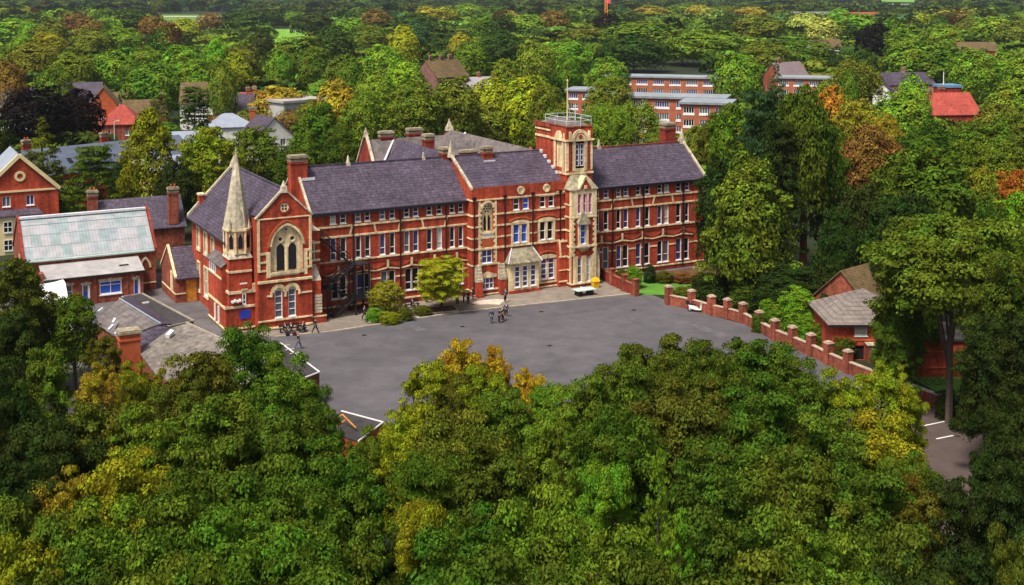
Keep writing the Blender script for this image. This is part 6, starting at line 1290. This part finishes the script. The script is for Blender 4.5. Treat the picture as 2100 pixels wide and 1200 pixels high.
# parked motorcycle by the wall
p = at(1429, 640, 0); t = thing('motorcycle', 'white and dark parked motor scooter beside the piered wall', 'motor scooter', p.x, p.y, rz=math.radians(-18), world=True)
t.scale = (1.15, 1.15, 1.15)
RB = mat('tyre_rubber', (.015,.015,.016), .8, .1, 5)
for a in (-.68, .68):
    m = MB(); n = 18
    for i in range(n):
        t0, t1 = 2*math.pi*i/n, 2*math.pi*(i+1)/n
        m.hexa([(a+math.cos(u)*r, yy, .29+math.sin(u)*r) for yy in (-.06, .06) for u, r in ((t0,.20),(t0,.29),(t1,.29),(t1,.20))])
    wl = m.build('wheel', RB, t); m = MB(); m.tube((a,-.04,.29),(a,.04,.29),.16,n=12); m.build('rim', LEAD, wl)
m = MB(); m.prism([(-.75,-.16,.38),(-.1,-.17,.25),(.35,-.16,.25),(.35,.16,.25),(-.1,.17,.25),(-.75,.16,.38)], [(-.85,-.14,.72),(-.2,-.15,.66),(.2,-.12,.34),(.2,.12,.34),(-.2,.15,.66),(-.85,.14,.72)]); m.build('body', WHITE, t)
m = MB(); m.prism([(.32,-.2,.25),(.5,-.2,.3),(.5,.2,.3),(.32,.2,.25)], [(.38,-.24,.98),(.52,-.16,1.0),(.52,.16,1.0),(.38,.24,.98)]); m.build('leg_shield', WHITE, t)
m = MB(); m.prism([(-.8,-.13,.72),(-.1,-.13,.68),(-.1,.13,.68),(-.8,.13,.72)], [(-.75,-.11,.84),(-.15,-.11,.78),(-.15,.11,.78),(-.75,.11,.84)]); m.build('seat', SUIT, t)
m = MB(); m.tube((.42,-.33,1.06),(.42,.33,1.06),.025); m.tube((.45,0,1.06),(.66,0,.3),.035); m.build('handlebar', IRON, t)
m = MB(); m.cone(.55,0,.85,.98,.08,.06,8); m.build('headlight', GL_G, t)
m = MB(); m.box(-1.1,-.78,-.18,.18,.78,1.08); m.build('top_box', SUIT, t)
# person in white on the drive
person(1832, 778, 'person in white top standing on the drive by the lodge, under the tree', 30, top=SHIRT, low=TROU, hair=0)
for px, lab in ((1915,'dark bicycle leaning on the low brick annex, left one'),(1932,'dark bicycle leaning on the low brick annex, right one')):
    pw_ = at(px, 789, 0); x = y = 0; t = thing('bicycle', lab, 'bicycle', pw_.x, pw_.y, 'bicycles against the low annex', rz=0, world=True)
    for a in (-.5, .5):
        m = MB()
        for i in range(14): u0, u1 = 2*math.pi*i/14, 2*math.pi*(i+1)/14; m.tube((x+a+.33*math.cos(u0), y, .34+.33*math.sin(u0)), (x+a+.33*math.cos(u1), y, .34+.33*math.sin(u1)), .025, n=4)
        m.build('wheel', RB, t)
    m = MB(); m.tube((x-.5,y,.34),(x-.1,y,.8),.02); m.tube((x-.1,y,.8),(x+.38,y,.82),.02); m.tube((x+.38,y,.82),(x+.0,y,.3),.02); m.tube((x,y,.3),(x-.5,y,.34),.02); m.tube((x,y,.3),(x-.14,y,.92),.02); m.tube((x+.5,y,.34),(x+.36,y,.98),.02); m.build('frame', IRON, t)
    m = MB(); m.box(x-.26, x-.02, y-.06, y+.06, .92, .97); m.build('saddle', IRON, t); m = MB(); m.tube((x+.36,y-.25,.98),(x+.36,y+.25,.98),.018); m.build('handlebar', IRON, t)
# goal, crane mast, racecourse rails
p = at(597, 64, 2.4); t = thing('goalposts', 'white football goal on the bright green far pitch', 'goal', p.x, p.y, rz=0, world=True)
m = MB(); m.tube((-3.66,0,0),(-3.66,0,2.44),.12); m.tube((3.66,0,0),(3.66,0,2.44),.12); m.tube((-3.66,0,2.44),(3.66,0,2.44),.12); m.build('frame', WHITE, t)
for y_, a_, lab in ((34,(325,488),'white running rail at the back of the far field'),(44,(400,470),'white running rail at the front of the far field')):
    p, q = at(a_[0], y_, 1.2), at(a_[1], y_, 1.2); t = thing('running_rail', lab, 'rail', p.x, p.y, rz=0, world=True); q = q-p
    m = MB(); m.tube((0,0,1.2),(q.x,q.y,1.2),.55,n=4); m.build('rail', WHITE, t); m = MB()
    for k in range(15): m.box(q.x*k/14-.1, q.x*k/14+.1, q.y*k/14-.1, q.y*k/14+.1, 0, 1.2)
    m.build('posts', WHITE, t)
p = at(1243, 30, 14); t = thing('crane_mast', 'slim orange crane mast with red top rising over the far trees', 'crane', p.x, p.y, rz=0, world=True); hh = 14+30*p.y/F
ORP = mat('orange_paint', (.8,.28,.02), .5, .05, 1); m = MB()
for sx in (-1, 1):
    for sy_ in (-1, 1): m.tube((sx*1.0,sy_*1.0,0),(sx*1.0,sy_*1.0,hh),.35,n=4)
for k in range(int(hh/3)):
    for sy_ in (-1, 1): m.tube((-1,sy_,k*3),(1,sy_,k*3+3),.25,n=4)
m.build('mast', ORP, t); m = MB(); m.box(-1, 4, -1.2, 1.2, hh-3, hh+1.0); m.build('cab', mat('pink_red', (.75,.08,.15), .5, .05, 1), t)
# lamp post at left
p = at(235, 302, 4); t = thing('lamp_post', 'thin pale post standing before the blue slate apartments', 'post', p.x, p.y, rz=0, world=True)
m = MB(); m.cone(0, 0, 0, 9.5, .12, .07, 6); m.build('post', LEAD, t); m = MB(); m.tube((0,0,9.5),(.9,-.2,9.8),.05); m.box(.7,1.2,-.32,-.1,9.72,9.85); m.build('lamp_head', LEAD, t)
# =====================  AIR  =====================
m = MB(); m.box(-9100, 9100, -600, 14100, -1.2, 60)
hz_m = bpy.data.materials.new('haze_air'); hz_m.use_nodes = True; nn_ = hz_m.node_tree; nn_.nodes.remove(nn_.nodes['Principled BSDF'])
pv = nn_.nodes.new('ShaderNodeVolumePrincipled'); pv.inputs['Color'].default_value = (.72, .80, .90, 1); pv.inputs['Density'].default_value = .00005; pv.inputs['Anisotropy'].default_value = .2
nn_.links.new(pv.outputs[0], nn_.nodes['Material Output'].inputs['Volume'])
hz_ = m.build('haze', hz_m); hz_['kind'] = 'stuff'; hz_['label'] = 'thin pale autumn haze over the distant trees'; hz_['category'] = 'haze'
scene.cycles.volume_bounces = 0; scene.cycles.volume_max_steps = 32
